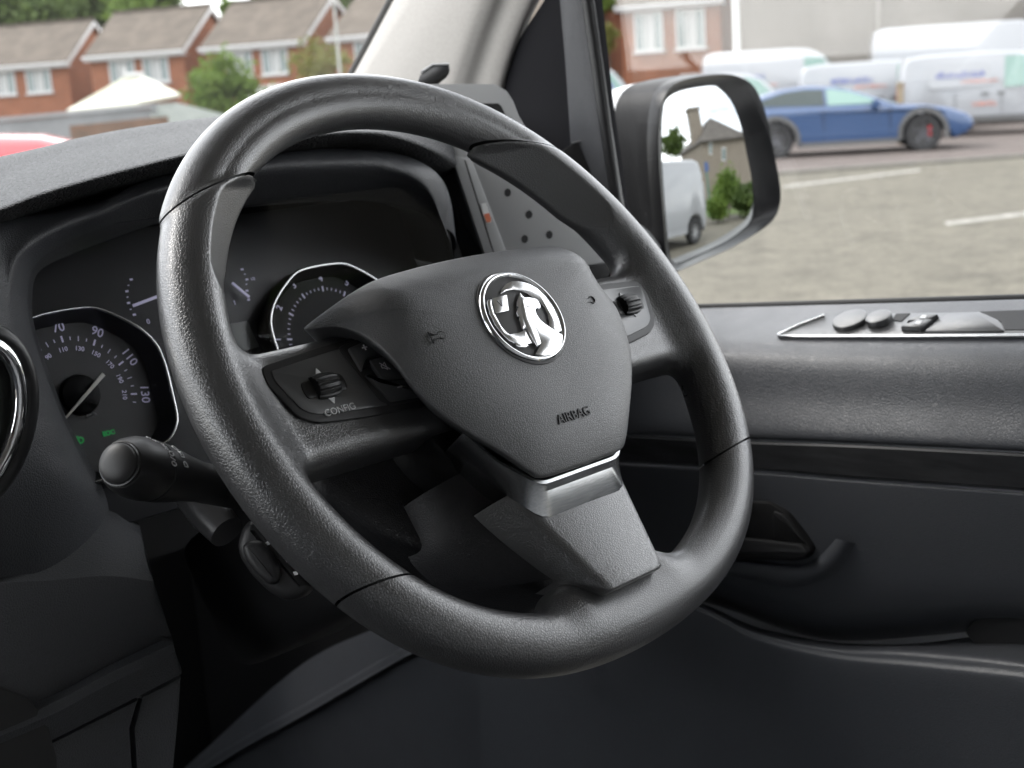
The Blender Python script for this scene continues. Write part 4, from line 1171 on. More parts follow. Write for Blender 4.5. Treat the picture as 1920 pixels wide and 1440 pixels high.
back_dir = -MN * 1.0 + A3(0, 0, 0)
cen = outer_b.mean(0)
sh = lambda k, dx=0.0, dy=0.0: cen + (outer_b - cen) * k + A3(dx, dy)
rings_b = [glass_b, glass_b * .6 + outer_b * .4, glass_b * .12 + outer_b * .88, outer_b, sh(1.015), sh(1.03)]
offs_b = [-.006, -.002, .012, .016, .013, -.004]
V = np.vstack([bring(p, o) for p, o in zip(rings_b, offs_b)])
addmesh("mirror_bezel", V, grid_faces(len(rings_b), NB, True), mat("mirror_bezel_black", (.009, .009, .010), .33, 0, .35), mir, True, angle=50)
rings_b = [sh(1.03), sh(1.04, -.004), sh(1.045, -.010), sh(1.04, -.016)]
V = np.vstack([bring(p, o) for p, o in zip(rings_b, [-.004, -.018, -.038, -.052])])
addmesh("mirror_housing", V, grid_faces(4, NB, True), mat("mirror_black", (.008, .008, .009), .5, 0, .3), mir, True, angle=50)
rings_b = [sh(1.044, -.016), sh(1.02, -.024), sh(.93, -.032), sh(.80, -.04), sh(.55, -.045), sh(.2, -.047), sh(.01, -.047)]
V = np.vstack([bring(p, o) for p, o in zip(rings_b, [-.052, -.078, -.102, -.120, -.132, -.137, -.138])])
addmesh("mirror_cap", V, grid_faces(7, NB, True), M_VANPAINT, mir, True)
# convex glass: a cap of a large sphere
RS = 1.15
SC = MC - MN * (RS + .004)
def gpt(p, k):
    q = MC + MX * (gcen + (p - gcen) * k)[0] + MY * (gcen + (p - gcen) * k)[1]
    d = q - SC; lat = np.linalg.norm(d - MN * (d @ MN))
    return SC + (d - MN * (d @ MN)) + MN * math.sqrt(RS * RS - lat * lat)
gcen = glass_b.mean(0)
ks = np.linspace(0.02, 1.0, 14)
V = [gpt(p, k) for k in ks for p in glass_b]; V.append(gpt(gcen, 0)); nv = len(V) - 1
F = grid_faces(14, NB, True) + [(nv, i, (i + 1) % NB) for i in range(NB)]
M_MIRROR = mat("mirror_silver", (.60, .615, .615), .0, 1.0)
addmesh("mirror_glass", V, F, M_MIRROR, mir, True)
tube("mirror_arm", [MC - MN * .05 + MX * -.06 + MY * -.10, A3(.62, .40, 1.42), A3(.52, .36, 1.42)], [.024, .022, .022], M_DARK, mir, 12)
def mirror_dir(x, y):
    """where the driver's mirror looks at a picture point: origin on the glass and direction out"""
    d = ray(x, y); oc = CAM - SC; b = oc @ d; c = oc @ oc - RS * RS
    t = -b - math.sqrt(max(b * b - c, 0)); P = CAM + d * t; n = (P - SC) / RS
    return P, d - 2 * (d @ n) * n

# ================================================================== OUTSIDE
GK = 0.0103
GN = A3(GK * .857, GK * .515, 1.0)
def gz(x, y): return -GK * (.857 * x + .515 * y)
def ground_at(px, py, h=0.0):
    d = ray(px, py); t = (h - CAM @ GN) / (d @ GN); return CAM + d * t
def deep(px, py, depth):
    d = ray(px, py); return CAM + d * (depth / (d @ CF))
def yaw_of(d): return math.atan2(d[0], d[1])

def asphalt(name, c1, c2, c3):
    m = mat(name, c1, .9, 0, .25)
    t, b = nodes_of(m); L = t.links.new
    tc = t.nodes.new("ShaderNodeTexCoord")
    n1 = t.nodes.new("ShaderNodeTexNoise"); n1.inputs['Scale'].default_value = 5.5; n1.inputs['Detail'].default_value = 8; n1.inputs['Roughness'].default_value = .7
    n2 = t.nodes.new("ShaderNodeTexNoise"); n2.inputs['Scale'].default_value = .35; n2.inputs['Detail'].default_value = 4
    v = t.nodes.new("ShaderNodeTexVoronoi"); v.inputs['Scale'].default_value = 38
    for n in (n1, n2, v): L(tc.outputs['Object'], n.inputs['Vector'])
    r1 = t.nodes.new("ShaderNodeValToRGB"); r1.color_ramp.elements[0].position = .32; r1.color_ramp.elements[0].color = (*c1, 1); r1.color_ramp.elements[1].position = .68; r1.color_ramp.elements[1].color = (*c2, 1)
    L(n1.outputs['Fac'], r1.inputs[0])
    mx = t.nodes.new("ShaderNodeMixRGB"); mx.inputs[2].default_value = (*c3, 1)
    mr = t.nodes.new("ShaderNodeMapRange"); mr.inputs['From Min'].default_value = .4; mr.inputs['From Max'].default_value = .7; mr.inputs['To Max'].default_value = .55
    L(n2.outputs['Fac'], mr.inputs['Value']); L(mr.outputs[0], mx.inputs[0]); L(r1.outputs[0], mx.inputs[1])
    mx2 = t.nodes.new("ShaderNodeMixRGB"); mx2.blend_type = 'MULTIPLY'; mx2.inputs[0].default_value = .5
    n3 = t.nodes.new("ShaderNodeTexNoise"); n3.inputs['Scale'].default_value = 1.3; n3.inputs['Detail'].default_value = 9; n3.inputs['Roughness'].default_value = .75; L(tc.outputs['Object'], n3.inputs['Vector'])
    r3 = t.nodes.new("ShaderNodeMapRange"); r3.inputs['From Min'].default_value = .35; r3.inputs['From Max'].default_value = .5; r3.inputs['To Min'].default_value = .72; r3.inputs['To Max'].default_value = 1.0; L(n3.outputs['Fac'], r3.inputs['Value'])
    m3 = t.nodes.new("ShaderNodeMixRGB"); m3.blend_type = 'MULTIPLY'; m3.inputs[0].default_value = 1; L(mx.outputs[0], m3.inputs[1]); L(r3.outputs[0], m3.inputs[2])
    L(m3.outputs[0], mx2.inputs[1]); L(v.outputs['Color'], mx2.inputs[2])
    hs = t.nodes.new("ShaderNodeHueSaturation"); hs.inputs['Saturation'].default_value = .0
    L(v.outputs['Color'], hs.inputs['Color']); L(hs.outputs[0], mx2.inputs[2])
    L(mx2.outputs[0], b.inputs['Base Color'])
    return m

def quad_on_ground(name, P, m, h, kind=None, parent=None):
    V = [A3(p[0], p[1], gz(p[0], p[1]) + h) for p in P]
    o = addmesh(name, V, [tuple(range(len(V)))], m, parent, False)
    if kind: o['kind'] = kind
    return o

M_ROAD = asphalt("weathered_asphalt", (.086, .079, .062), (.168, .154, .122), (.125, .115, .092))
S = 600
quad_on_ground("ground", [(-S, -S), (S, -S), (S, S), (-S, S)], M_ROAD, 0.0, 'structure')
# the pavement beyond the road and its kerb run along the far road edge
k0, k1 = ground_at(1480, 328), ground_at(1920, 296)
kd = (k1 - k0)[:2]; kd /= np.linalg.norm(kd); kn = np.array([-kd[1], kd[0]])
if kn @ (k0[:2] - CAM[:2]) < 0: kn = -kn
ka, kb = k0[:2] - kd * 60, k0[:2] + kd * 60
M_PAVE = asphalt("pinkish_pavement", (.105, .088, .080), (.145, .123, .112), (.125, .102, .092))
quad_on_ground("pavement", [ka + kn * .35, kb + kn * .35, kb + kn * 40, ka + kn * 40], M_PAVE, .012, 'structure')
def strip(name, a, b, w, h, m, z0=-.02):
    e = kn * w
    V = [A3(p[0], p[1], gz(*p[:2]) + z) for z in (z0, h) for p in (a, b, b + e, a + e)]
    return addmesh(name, V, [(0, 1, 2, 3), (7, 6, 5, 4), (0, 4, 5, 1), (1, 5, 6, 2), (2, 6, 7, 3), (3, 7, 4, 0)], m, None, False)
kerb = strip("kerb", ka, kb, .16, .06, noisy("kerb_stone", (.14, .135, .12), (.19, .18, .155), 3, .9)); kerb['kind'] = 'structure'
verge = strip("verge", ka + kn * .165, kb + kn * .165, .22, .03, noisy("mossy_edge", (.09, .095, .04), (.17, .15, .095), 2.5, .95)); verge['kind'] = 'structure'
M_LINE = noisy("road_paint", (.13, .125, .108), (.30, .29, .26), 9, .8, 8, p0=.38, p1=.56)
def marking(pts, label):
    P = [ground_at(x, y) for x, y in pts]
    o = quad_on_ground("road_marking", [p[:2] for p in P], M_LINE, .005, 'structure')
    return o
marking([(1466, 349), (1470, 353), (1727, 321), (1724, 317.5)], "")
marking([(1770, 417), (1776, 423), (1935, 403), (1930, 397)], "")

# ---------------------------------------------------------------- materials outside
def brick(name, c1, c2, mortar, sx=1.0):
    m = mat(name, c1, .9, 0, .2)
    t, b = nodes_of(m); L = t.links.new
    tc = t.nodes.new("ShaderNodeTexCoord"); sp = t.nodes.new("ShaderNodeSeparateXYZ"); L(tc.outputs['Object'], sp.inputs[0])
    ad = t.nodes.new("ShaderNodeMath"); L(sp.outputs[0], ad.inputs[0]); L(sp.outputs[1], ad.inputs[1])
    cb = t.nodes.new("ShaderNodeCombineXYZ"); L(ad.outputs[0], cb.inputs[0]); L(sp.outputs[2], cb.inputs[1])
    bt = t.nodes.new("ShaderNodeTexBrick"); bt.inputs['Scale'].default_value = 1.0
    bt.inputs['Brick Width'].default_value = .225; bt.inputs['Row Height'].default_value = .075; bt.inputs['Mortar Size'].default_value = .010
    bt.inputs['Color1'].default_value = (*c1, 1); bt.inputs['Color2'].default_value = (*c2, 1); bt.inputs['Mortar'].default_value = (*mortar, 1); bt.inputs['Bias'].default_value = .1
    L(cb.outputs[0], bt.inputs['Vector'])
    n = t.nodes.new("ShaderNodeTexNoise"); n.inputs['Scale'].default_value = 1.2; n.inputs['Detail'].default_value = 6; L(tc.outputs['Object'], n.inputs['Vector'])
    mr = t.nodes.new("ShaderNodeMapRange"); mr.inputs['To Min'].default_value = .72; mr.inputs['To Max'].default_value = 1.28; L(n.outputs['Fac'], mr.inputs['Value'])
    mx = t.nodes.new("ShaderNodeMixRGB"); mx.blend_type = 'MULTIPLY'; mx.inputs[0].default_value = 1
    L(bt.outputs['Color'], mx.inputs[1]); L(mr.outputs[0], mx.inputs[2]); L(mx.outputs[0], b.inputs['Base Color'])
    return m
M_BRICK = brick("red_brick", (.25, .088, .045), (.205, .068, .035), (.20, .13, .09))
M_BRICK2 = brick("orange_brick", (.215, .072, .034), (.18, .058, .027), (.18, .11, .075))
def rooftile(name, c1, c2):
    m = noisy(name, c1, c2, 1.6, .9, 8)
    t, b = nodes_of(m); L = t.links.new
    tc = t.nodes.new("ShaderNodeTexCoord"); w = t.nodes.new("ShaderNodeTexWave"); w.wave_type = 'BANDS'; w.bands_direction = 'Z'; w.wave_profile = 'SAW'
    w.inputs['Scale'].default_value = .95
    L(tc.outputs['Object'], w.inputs['Vector'])
    bp = t.nodes.new("ShaderNodeBump"); bp.inputs['Strength'].default_value = 1; bp.inputs['Distance'].default_value = .06
    L(w.outputs['Fac'], bp.inputs['Height']); L(bp.outputs[0], b.inputs['Normal'])
    return m
M_TILE = rooftile("brown_roof_tiles", (.085, .072, .060), (.125, .105, .087))
M_UPVC = mat("white_upvc", (.45, .45, .445), .4)
M_PANE = mat("window_pane", (.16, .20, .20), .08)
M_CURT = mat("white_blind", (.36, .37, .365), .6)

def lbox(mb, x0, x1, y0, y1, z0, z1): return mb.box(((x0 + x1) / 2, (y0 + y1) / 2, (z0 + z1) / 2), (x1 - x0, y1 - y0, z1 - z0))

def add_window(root, x, z, w, h, side='front', D=0, lights=3, depth=.06):
    """window centred at x (along the facade), sill at z"""
    f = MB(); t = .075
    lbox(f, x - w / 2, x + w / 2, -depth, .03, z, z + t); lbox(f, x - w / 2, x + w / 2, -depth, .03, z + h - t, z + h)
    lbox(f, x - w / 2, x - w / 2 + t, -depth, .03, z + t, z + h - t); lbox(f, x + w / 2 - t, x + w / 2, -depth, .03, z + t, z + h - t)
    for k in range(1, lights):
        c = x - w / 2 + w * k / lights; lbox(f, c - t * .45, c + t * .45, -depth + .01, .03, z + t, z + h - t)
    lbox(f, x - w / 2 - .08, x + w / 2 + .08, -depth - .07, .03, z - .07, z)
    fo = f.build("window", M_UPVC, root, local=True)
    p = MB(); lbox(p, x - w / 2 + t, x + w / 2 - t, -.012, .01, z + t, z + h - t); po = p.build("pane", M_PANE, fo, local=True)
    c = MB(); cwid = w / lights
    k = lights // 2
    lbox(c, x - w / 2 + cwid * k + t, x - w / 2 + cwid * (k + 1) - t * .5, -.016, -.013, z + t, z + h - t); c.build("blind", M_CURT, fo, local=True)
    return fo

def house(label, corner, fyaw, w, d, base, eave, rise, windows, brickm=M_BRICK, name="brick_house", group="brick houses across the street", over=.28):
    """right-hand front corner at eaves; x runs left along the facade, y inwards"""
    root = thing(name, label, "house", (corner[0], corner[1], base), 0, group)
    nrm = A3(math.sin(fyaw), math.cos(fyaw), 0)             # facade looks this way
    # local x = leftwards seen from outside, local y = -normal
    root.rotation_euler = (0, 0, math.atan2(-nrm[0] * -1, -nrm[1] * 1) if False else 0)
    ly = -nrm; lx = np.cross(ly, A3(0, 0, 1))
    root.rotation_euler = (0, 0, math.atan2(lx[1], lx[0]))
    # lx runs to the RIGHT seen from outside, so the facade spans -w..0
    H = eave - base; ap = H + rise
    V = [(-w, 0, -1.5), (0, 0, -1.5), (0, d, -1.5), (-w, d, -1.5), (-w, 0, H), (0, 0, H), (0, d, H), (-w, d, H), (0, d / 2, ap), (-w, d / 2, ap)]
    addmesh("wall", V, [(0, 1, 5, 4), (1, 2, 6, 8, 5), (2, 3, 7, 6), (3, 0, 4, 9, 7), (3, 2, 1, 0)], brickm, root, False, True)
    sl = rise / (d / 2); o = over
    R_ = MB()
    for s in (0, 1):
        ye = -o if s == 0 else d + o; ze = H - o * sl + .05
        P = [(-w - .12, ye, ze), (.18, ye, ze), (.18, d / 2, ap + .05), (-w - .12, d / 2, ap + .05)]
        Q = [(x, y, z + .11) for x, y, z in P]
        R_.add(P + Q, [(0, 1, 2, 3), (7, 6, 5, 4), (0, 4, 5, 1), (1, 5, 6, 2), (2, 6, 7, 3), (3, 7, 4, 0)])
    ro = R_.build("roof", M_TILE, root, local=True)
    rt = MB()
    lbox(rt, -w - .14, .20, d / 2 - .12, d / 2 + .12, ap + .14, ap + .24); rt.build("ridge_tile", M_TILE, ro, local=True)
    fa = MB(); zf = H - o * sl
    lbox(fa, -w - .14, .21, -o - .05, -o + .01, zf - .14, zf + .10); lbox(fa, -w - .14, .21, -o, .0, zf - .14, zf - .10)
    fa.build("fascia", M_UPVC, root, local=True)
    bg = MB()
    for s in (0, 1):
        y0, y1 = (-o, d / 2) if s == 0 else (d + o, d / 2)
        P = [(.12, y0, zf - .10), (.22, y0, zf - .10), (.22, y1, ap - .12), (.12, y1, ap - .12)]
        Q = [(x, y, z + .20) for x, y, z in P]
        bg.add(P + Q, [(0, 1, 2, 3), (7, 6, 5, 4), (0, 4, 5, 1), (1, 5, 6, 2), (2, 6, 7, 3), (3, 7, 4, 0)])
    bg.build("barge_board", M_UPVC, root, local=True)
    gt = MB(); lbox(gt, -w - .16, .24, -o - .16, -o - .055, zf - .02, zf + .09); gt.build("gutter", M_UPVC, root, local=True)
    for (fx, z, ww, hh, n) in windows: add_window(root, -w * fx, z - base, ww, hh, lights=n)
    return root

def hz(px, py, depth): return deep(px, py, depth)
specs = [
    ("leftmost brick house with two upper windows and a gable towards the next house", (125, 112), 65, 29, 5.2, 5.4, 1.75),
    ("brick house behind the white conservatory, second from the left", (342, 89), 61.5, 29, 4.75, 5.4, 1.75),
    ("brick house with white porch hood, beside the bright green bush", (568, 71), 59, 29, 4.85, 5.4, 1.75),
    ("brick house half hidden by the windscreen pillar", (812, 50), 57, 29, 4.9, 5.4, 1.75),
]
houses = []
for i, (lab, pxc, dep, th, w, d, rise) in enumerate(specs):
    C = deep(*pxc, dep); vy = yaw_of(C - CAM)
    fy = vy + math.pi + rad(th)
    e = C[2]
    win = [(.30, e - 1.42, 1.30, 1.10, 3), (.66, e - 1.42, 1.30, 1.10, 3), (.28, e - 4.05, 1.5, 1.2, 3), (.70, e - 4.05, 1.5, 1.2, 3)]
    houses.append(house(lab, C, fy, w, d, e - 4.9, e, rise, win))
# porch hood on the third house
h3 = houses[2]; mb = MB(); zz = 4.9 - 2.3
mb.add([(-3.0, -.9, zz), (-1.2, -.9, zz), (-1.2, 0, zz + .45), (-3.0, 0, zz + .45), (-3.0, -.9, zz - .12), (-1.2, -.9, zz - .12), (-1.2, 0, zz - .12), (-3.0, 0, zz - .12)],
       [(0, 1, 2, 3), (7, 6, 5, 4), (0, 4, 5, 1), (1, 5, 6, 2), (2, 6, 7, 3), (3, 7, 4, 0)])
mb.build("porch_hood", M_UPVC, h3, local=True)
mb = MB(); lbox(mb, -2.55, -1.65, -.05, .02, .0, 2.05); mb.build("door", mat("grey_blue_door", (.22, .28, .31), .5), h3, local=True)
# the brick house facing the vans, and its neighbour
C = deep(1350, -8, 55); vy = yaw_of(C - CAM); e = C[2]
hr = house("orange brick house with satellite dish behind the white vans", C, vy + math.pi + rad(14), 4.15, 5.0, e - 5.4, e, 1.7,
           [(.30, e - 1.95, 1.22, 1.55, 3), (.72, e - 1.95, 1.22, 1.55, 3), (.27, e - 4.55, 1.22, 1.6, 3)], M_BRICK2)
mb = MB(); lbox(mb, -3.35, -2.35, -.55, .0, 1.75, 1.95); lbox(mb, -3.3, -2.4, -.42, .0, .2, 1.75); mb.build("bay", M_UPVC, hr, local=True)
mb = MB(); lbox(mb, -3.22, -2.48, -.44, -.425, .9, 1.62); mb.build("pane", M_PANE, hr, local=True)
V = []; F = []
for i in range(5):
    r = .26 * i / 4 + .001
    for j in range(16): a = 6.2832 * j / 16; V.append((-.50 + r * math.cos(a), -.30 - .05 * (i / 4) ** 2 + .03, 2.75 + r * math.sin(a)))
F = grid_faces(5, 16, True); addmesh("satellite_dish", V, F, mat("dish_grey", (.35, .36, .38), .5), hr, True, True)
C = deep(1052, 38, 58); vy = yaw_of(C - CAM); e = C[2]
house("brick house showing only its gable between pillar and orange house", C, vy + math.pi + rad(35), 4.8, 5.2, e - 4.9, e, 1.7, [(.3, e - 1.6, 1.2, 1.1, 3)], M_BRICK2)

# big rendered wall behind the vans
M_RENDER = noisy("stained_render", (.125, .117, .105), (.18, .168, .152), .55, .95, 9, 0, .01, (1, 1, .35), p0=.3, p1=.7)
C = deep(1388, 100, 47); E_ = deep(1990, 60, 44)
wd = (E_ - C)[:2]; wd /= np.linalg.norm(wd)
wb = thing("rendered_building", "large grey rendered building with stained wall behind the tall white van", "building", (C[0], C[1], -1.0), math.atan2(wd[1], wd[0]))
mb = MB(); lbox(mb, 0, 26, 0, 14, -.5, 9.5); mb.build("wall", M_RENDER, wb, local=True)
mb = MB()
for x in (4.5, 11.5, 18.5): lbox(mb, x, x + .06, -.02, .0, 0, 9.5)
mb.build("panel_joint", mat("joint_grey", (.26, .25, .23), .9), wb, local=True)
mb = MB(); lbox(mb, -.15, 26.15, -.15, 14.1, 9.5, 9.75); mb.build("coping", M_RENDER, wb, local=True)

# ---------------------------------------------------------------- conservatory, walls and shed below the houses
M_POLY = mat("conservatory_roof", (.55, .55, .46), .35)
cb = thing("conservatory", "low conservatory with pale yellow hipped roof in front of the second brick house", "conservatory", tuple(deep(190, 285, 56)))
A, B_, C_r, D_ = deep(125, 206, 56), deep(258, 191, 54.5), deep(338, 176, 57.5), deep(190, 183, 60)
R0, R1 = deep(234, 144, 57.5), deep(268, 142, 58)
th = A3(0, 0, -.12)
addmesh("roof", [A, B_, C_r, D_, R0, R1, A + th, B_ + th, C_r + th, D_ + th], [(0, 1, 5, 4), (1, 2, 5), (2, 3, 4, 5), (3, 0, 4), (6, 7, 1, 0), (7, 8, 2, 1), (8, 9, 3, 2), (9, 6, 0, 3), (9, 8, 7, 6)], M_POLY, cb, False)
tube("ridge", [R0 + A3(0, 0, .05), R1 + A3(0, 0, .05)], .10, M_UPVC, cb, 8)
tube("finial", [R0, R0 + A3(0, 0, .35)], .05, M_UPVC, cb, 8)
def wallbox(name, a, b, dz0, dz1, thick, m, parent):
    a, b = A3(*a), A3(*b); u = (b - a)[:2]; u /= np.linalg.norm(u); n = A3(-u[1], u[0], 0) * thick
    V = [p + A3(0, 0, z) + q for q in (A3(0, 0, 0), n) for z in (dz0, dz1) for p in (a, b)]
    return addmesh(name, V, [(0, 1, 3, 2), (4, 6, 7, 5), (0, 4, 5, 1), (2, 3, 7, 6), (0, 2, 6, 4), (1, 5, 7, 3)], m, parent, False)
a_, b_, c_ = A + A3(.1, .1, -.16), B_ + A3(.0, .1, -.16), C_r + A3(-.1, .05, -.16)
wallbox("frame", a_, b_, -.62, 0, .08, M_UPVC, cb); wallbox("dwarf_wall", a_, b_, -2.6, -.62, .2, M_BRICK, cb); wallbox("side_wall", b_, c_, -2.6, 0, .2, M_BRICK2, cb)
for k in range(6):
    s0, s1 = (k + .12) / 6, (k + .88) / 6
    pa, pb = a_ + (b_ - a_) * s0, a_ + (b_ - a_) * s1
    u = (b_ - a_)[:2]; u /= np.linalg.norm(u); n = A3(u[1], -u[0], 0) * .02
    if n @ (CAM - pa) < 0: n = -n
    wallbox("pane", pa + n, pb + n, -.54, -.10, .01, M_PANE, cb)
gw = thing("garden_wall", "long pale grey garden wall below the left houses", "wall", tuple(deep(100, 250, 46)))
wallbox("wall_panel", deep(-260, 252, 46), deep(285, 203, 43), -2.2, 0, .3, noisy("pale_grey_wall", (.17, .176, .178), (.215, .222, .224), 1.2, .9), gw)
wallbox("coping", deep(-260, 251, 45.9), deep(285, 202, 42.9), 0, .12, .4, noisy("pale_coping", (.20, .207, .21), (.24, .247, .25), 1.2, .9), gw)
shed = thing("shed", "grey green felt roofed shed below the bright green bush", "shed", tuple(deep(360, 260, 42)))
P = [deep(282, 196, 44), deep(330, 192, 46), deep(470, 226, 45), deep(420, 236, 42.5), deep(282, 236, 41.5)]
addmesh("roof", P + [p + A3(0, 0, -.12) for p in P], [(0, 1, 2, 3, 4), (9, 8, 7, 6, 5)] + [(i, (i + 1) % 5, (i + 1) % 5 + 5, i + 5) for i in range(5)], noisy("roof_felt", (.11, .122, .112), (.15, .163, .148), 1.5, .95), shed, False)
wallbox("wall_panel", P[4] + A3(.05, .05, -.14), P[3] + A3(-.05, .05, -.14), -2.2, 0, .2, noisy("shed_boards", (.16, .12, .08), (.24, .18, .12), 3, .9), shed)
rb = thing("brick_wall", "low weathered brick wall just above the dashboard's edge", "wall", tuple(deep(230, 260, 36)))
wallbox("wall_panel", deep(130, 236, 37), deep(300, 219, 35.5), -1.6, 0, .3, brick("old_brick", (.15, .075, .045), (.10, .062, .044), (.14, .115, .09)), rb)

# ---------------------------------------------------------------- trees and bushes
def leafmat(name, c1, c2):
    m = noisy(name, c1, c2, 1.1, .65, 5, p0=.3, p1=.7)
    t, b = nodes_of(m)
    b.inputs['Transmission Weight'].default_value = 0.0
    tr = t.nodes.new("ShaderNodeBsdfTranslucent"); mx = t.nodes.new("ShaderNodeMixShader"); mx.inputs[0].default_value = .35
    out = [n for n in t.nodes if n.type == 'OUTPUT_MATERIAL'][0]
    src = b.inputs['Base Color'].links[0].from_socket
    t.links.new(src, tr.inputs[0]); t.links.new(b.outputs[0], mx.inputs[1]); t.links.new(tr.outputs[0], mx.inputs[2]); t.links.new(mx.outputs[0], out.inputs[0])
    return m
M_LEAF = [leafmat("leaf_mid", (.045, .080, .018), (.10, .145, .035)), leafmat("leaf_bright", (.075, .135, .022), (.145, .21, .04)), leafmat("leaf_yellow", (.12, .13, .032), (.19, .185, .055)), leafmat("leaf_dark", (.035, .065, .02), (.09, .14, .04))]
M_BARK = noisy("bark", (.06, .05, .04), (.11, .09, .07), 8, .95)
def plant(name, label, cat, base, crown, rx, rz_, n, leaf, m, trunk=.12, group=None, clumps=26, seed=1):
    """tapered trunk with limbs and a crown of leaf quads gathered in clumps"""
    rng = np.random.default_rng(seed)
    base = A3(*base); crown = A3(*crown)
    root = thing(name, label, cat, tuple(base), 0, group)
    top = crown - base
    tube("trunk", [A3(0, 0, -.1), top * .35 + A3(.05, 0, 0), top * .75, top * 1.0 + A3(0, 0, rz_ * .4)], [trunk, trunk * .8, trunk * .5, trunk * .15], M_BARK, root, 8, local=True)
    cc = []
    for _ in range(clumps):
        v = rng.normal(size=3); v /= np.linalg.norm(v); r = rng.uniform(.25, .95) ** .6
        cc.append(top + v * A3(rx, rx, rz_) * r)
    for c in cc[:6]:
        a = top * rng.uniform(.35, .7); tube("limb", [a, (a + c) / 2 + A3(0, 0, -.1 * rz_), c], [trunk * .45, trunk * .3, trunk * .08], M_BARK, root, 6, local=True)
    which = rng.integers(0, clumps, n)
    sz = rng.uniform(.55, 1.0, clumps) * min(rx, rz_) * .36
    P = np.array(cc)[which] + rng.normal(size=(n, 3)) * sz[which][:, None] * A3(1, 1, .8)
    a = rng.normal(size=(n, 3)); a /= np.linalg.norm(a, axis=1)[:, None]
    b = np.cross(a, rng.normal(size=(n, 3))); b /= np.linalg.norm(b, axis=1)[:, None]
    s = leaf * rng.uniform(.6, 1.3, n)[:, None]
    V = np.stack([P - a * s, P + b * s * .55, P + a * s, P - b * s * .55], 1).reshape(-1, 3)
    F = np.arange(4 * n).reshape(n, 4)
    me = bpy.data.meshes.new("crown"); me.from_pydata(V.tolist(), [], F.tolist()); me.materials.append(m)
    o = bpy.data.objects.new("crown", me); COL.objects.link(o); o.parent = root
    return root
def tree_px(name, label, cat, px, py, depth, rpx, rpy, n, leaf, m, seed, group=None, clumps=26):
    c = deep(px, py, depth); s = depth / FPX
    return plant(name, label, cat, (c[0], c[1], gz(c[0], c[1])), c, rpx * s, rpy * s, n, leaf, m, max(.06, rpx * s * .06), group, clumps, seed)
tree_px("bush", "bright green bush between the second and third houses", "bush", 425, 163, 50, 52, 52, 2600, .13, M_LEAF[1], 3, clumps=30)
tree_px("small_tree", "thin yellowish tree in front of the third house's gable", "tree", 600, 112, 50, 52, 38, 900, .10, M_LEAF[2], 4, clumps=30)
for i, (lab, px, py, dep, rx, ry, n, mm) in enumerate([
        ("dark green tree at the top left corner of the windscreen", 40, 28, 95, 105, 70, 5000, 0), ("tall green tree behind the first and second houses", 168, 6, 100, 110, 74, 6000, 0),
        ("yellow green tree rising behind the second house's roof", 270, 8, 92, 70, 60, 4000, 1), ("small green tree between the second and third roofs", 440, 38, 90, 24, 38, 1200, 1),
        ("green tree behind the third house's ridge", 540, -8, 95, 60, 34, 2600, 1), ("dark tree beside the lamp post and third house", 640, 12, 90, 60, 46, 3200, 0)]):
    tree_px("tree", lab, "tree", px, py, dep, rx, ry, n, .34, M_LEAF[mm], 20 + i, "trees behind the houses", 34)
tree_px("bush", "yellow green bush beside the orange brick house", "bush", 1140, 72, 52, 15, 26, 600, .10, M_LEAF[2], 9, clumps=14)
tree_px("bush", "small green bush high beside the windscreen pillar's right", "bush", 1136, 4, 60, 18, 14, 400, .12, M_LEAF[1], 10, clumps=12)

def lamp_post(label, px, depth, r, m, top):
    c = deep(px, 120, depth); z = gz(c[0], c[1])
    root = thing("lamp_post", label, "lamp post", (c[0], c[1], z), 0, "pale lamp posts")
    tube("pole", [A3(0, 0, -.1), A3(0, 0, 1.2), A3(0, 0, 1.25), A3(0, 0, top)], [r * 1.5, r * 1.5, r, r * .75], m, root, 12, local=True)
    tube("bracket_arm", [A3(0, 0, top - .1), A3(.3, -.3, top + .1), A3(.8, -.8, top + .15)], [r * .5] * 3, m, root, 8, local=True)
    mb = MB(); mb.box((.95, -.95, top + .14), (.25, .25, .12)); mb.build("lantern", m, root, local=True)
M_POST = mat("pale_post", (.42, .43, .42), .5)
lamp_post("thick white lamp post in front of the grey rendered wall", 1382, 42, .105, M_POST, 9.0)
lamp_post("slim pale lamp post in front of the third house", 636, 44, .05, mat("grey_post", (.26, .27, .25), .5), 9.0)

# ---------------------------------------------------------------- vehicles
M_TYRE = mat("tyre_rubber", (.022, .022, .023), .75)
M_ALLOY = mat("alloy", (.42, .43, .45), .3, .8)
M_ALLOYD = mat("dark_alloy", (.10, .10, .11), .35, .6)
M_GLASSV = mat("tinted_window", (.02, .035, .035), .05)
M_GLASSG = mat("green_tinted_window", (.19, .30, .265), .06)
M_TRIM = mat("grey_trim", (.09, .09, .09), .6)
M_LAMPR = mat("red_lamp", (.45, .03, .03), .2)
M_LAMPW = mat("headlamp", (.6, .62, .64), .1)
def cpaint(name, c): return mat(name, c, .28, .0, .5, .8)
M_WHITEV = cpaint("white_fleet_paint", (.30, .31, .325))
M_BLUE = cpaint("blue_metallic_paint", (.026, .062, .150))
M_RED = cpaint("red_paint", (.50, .03, .04))

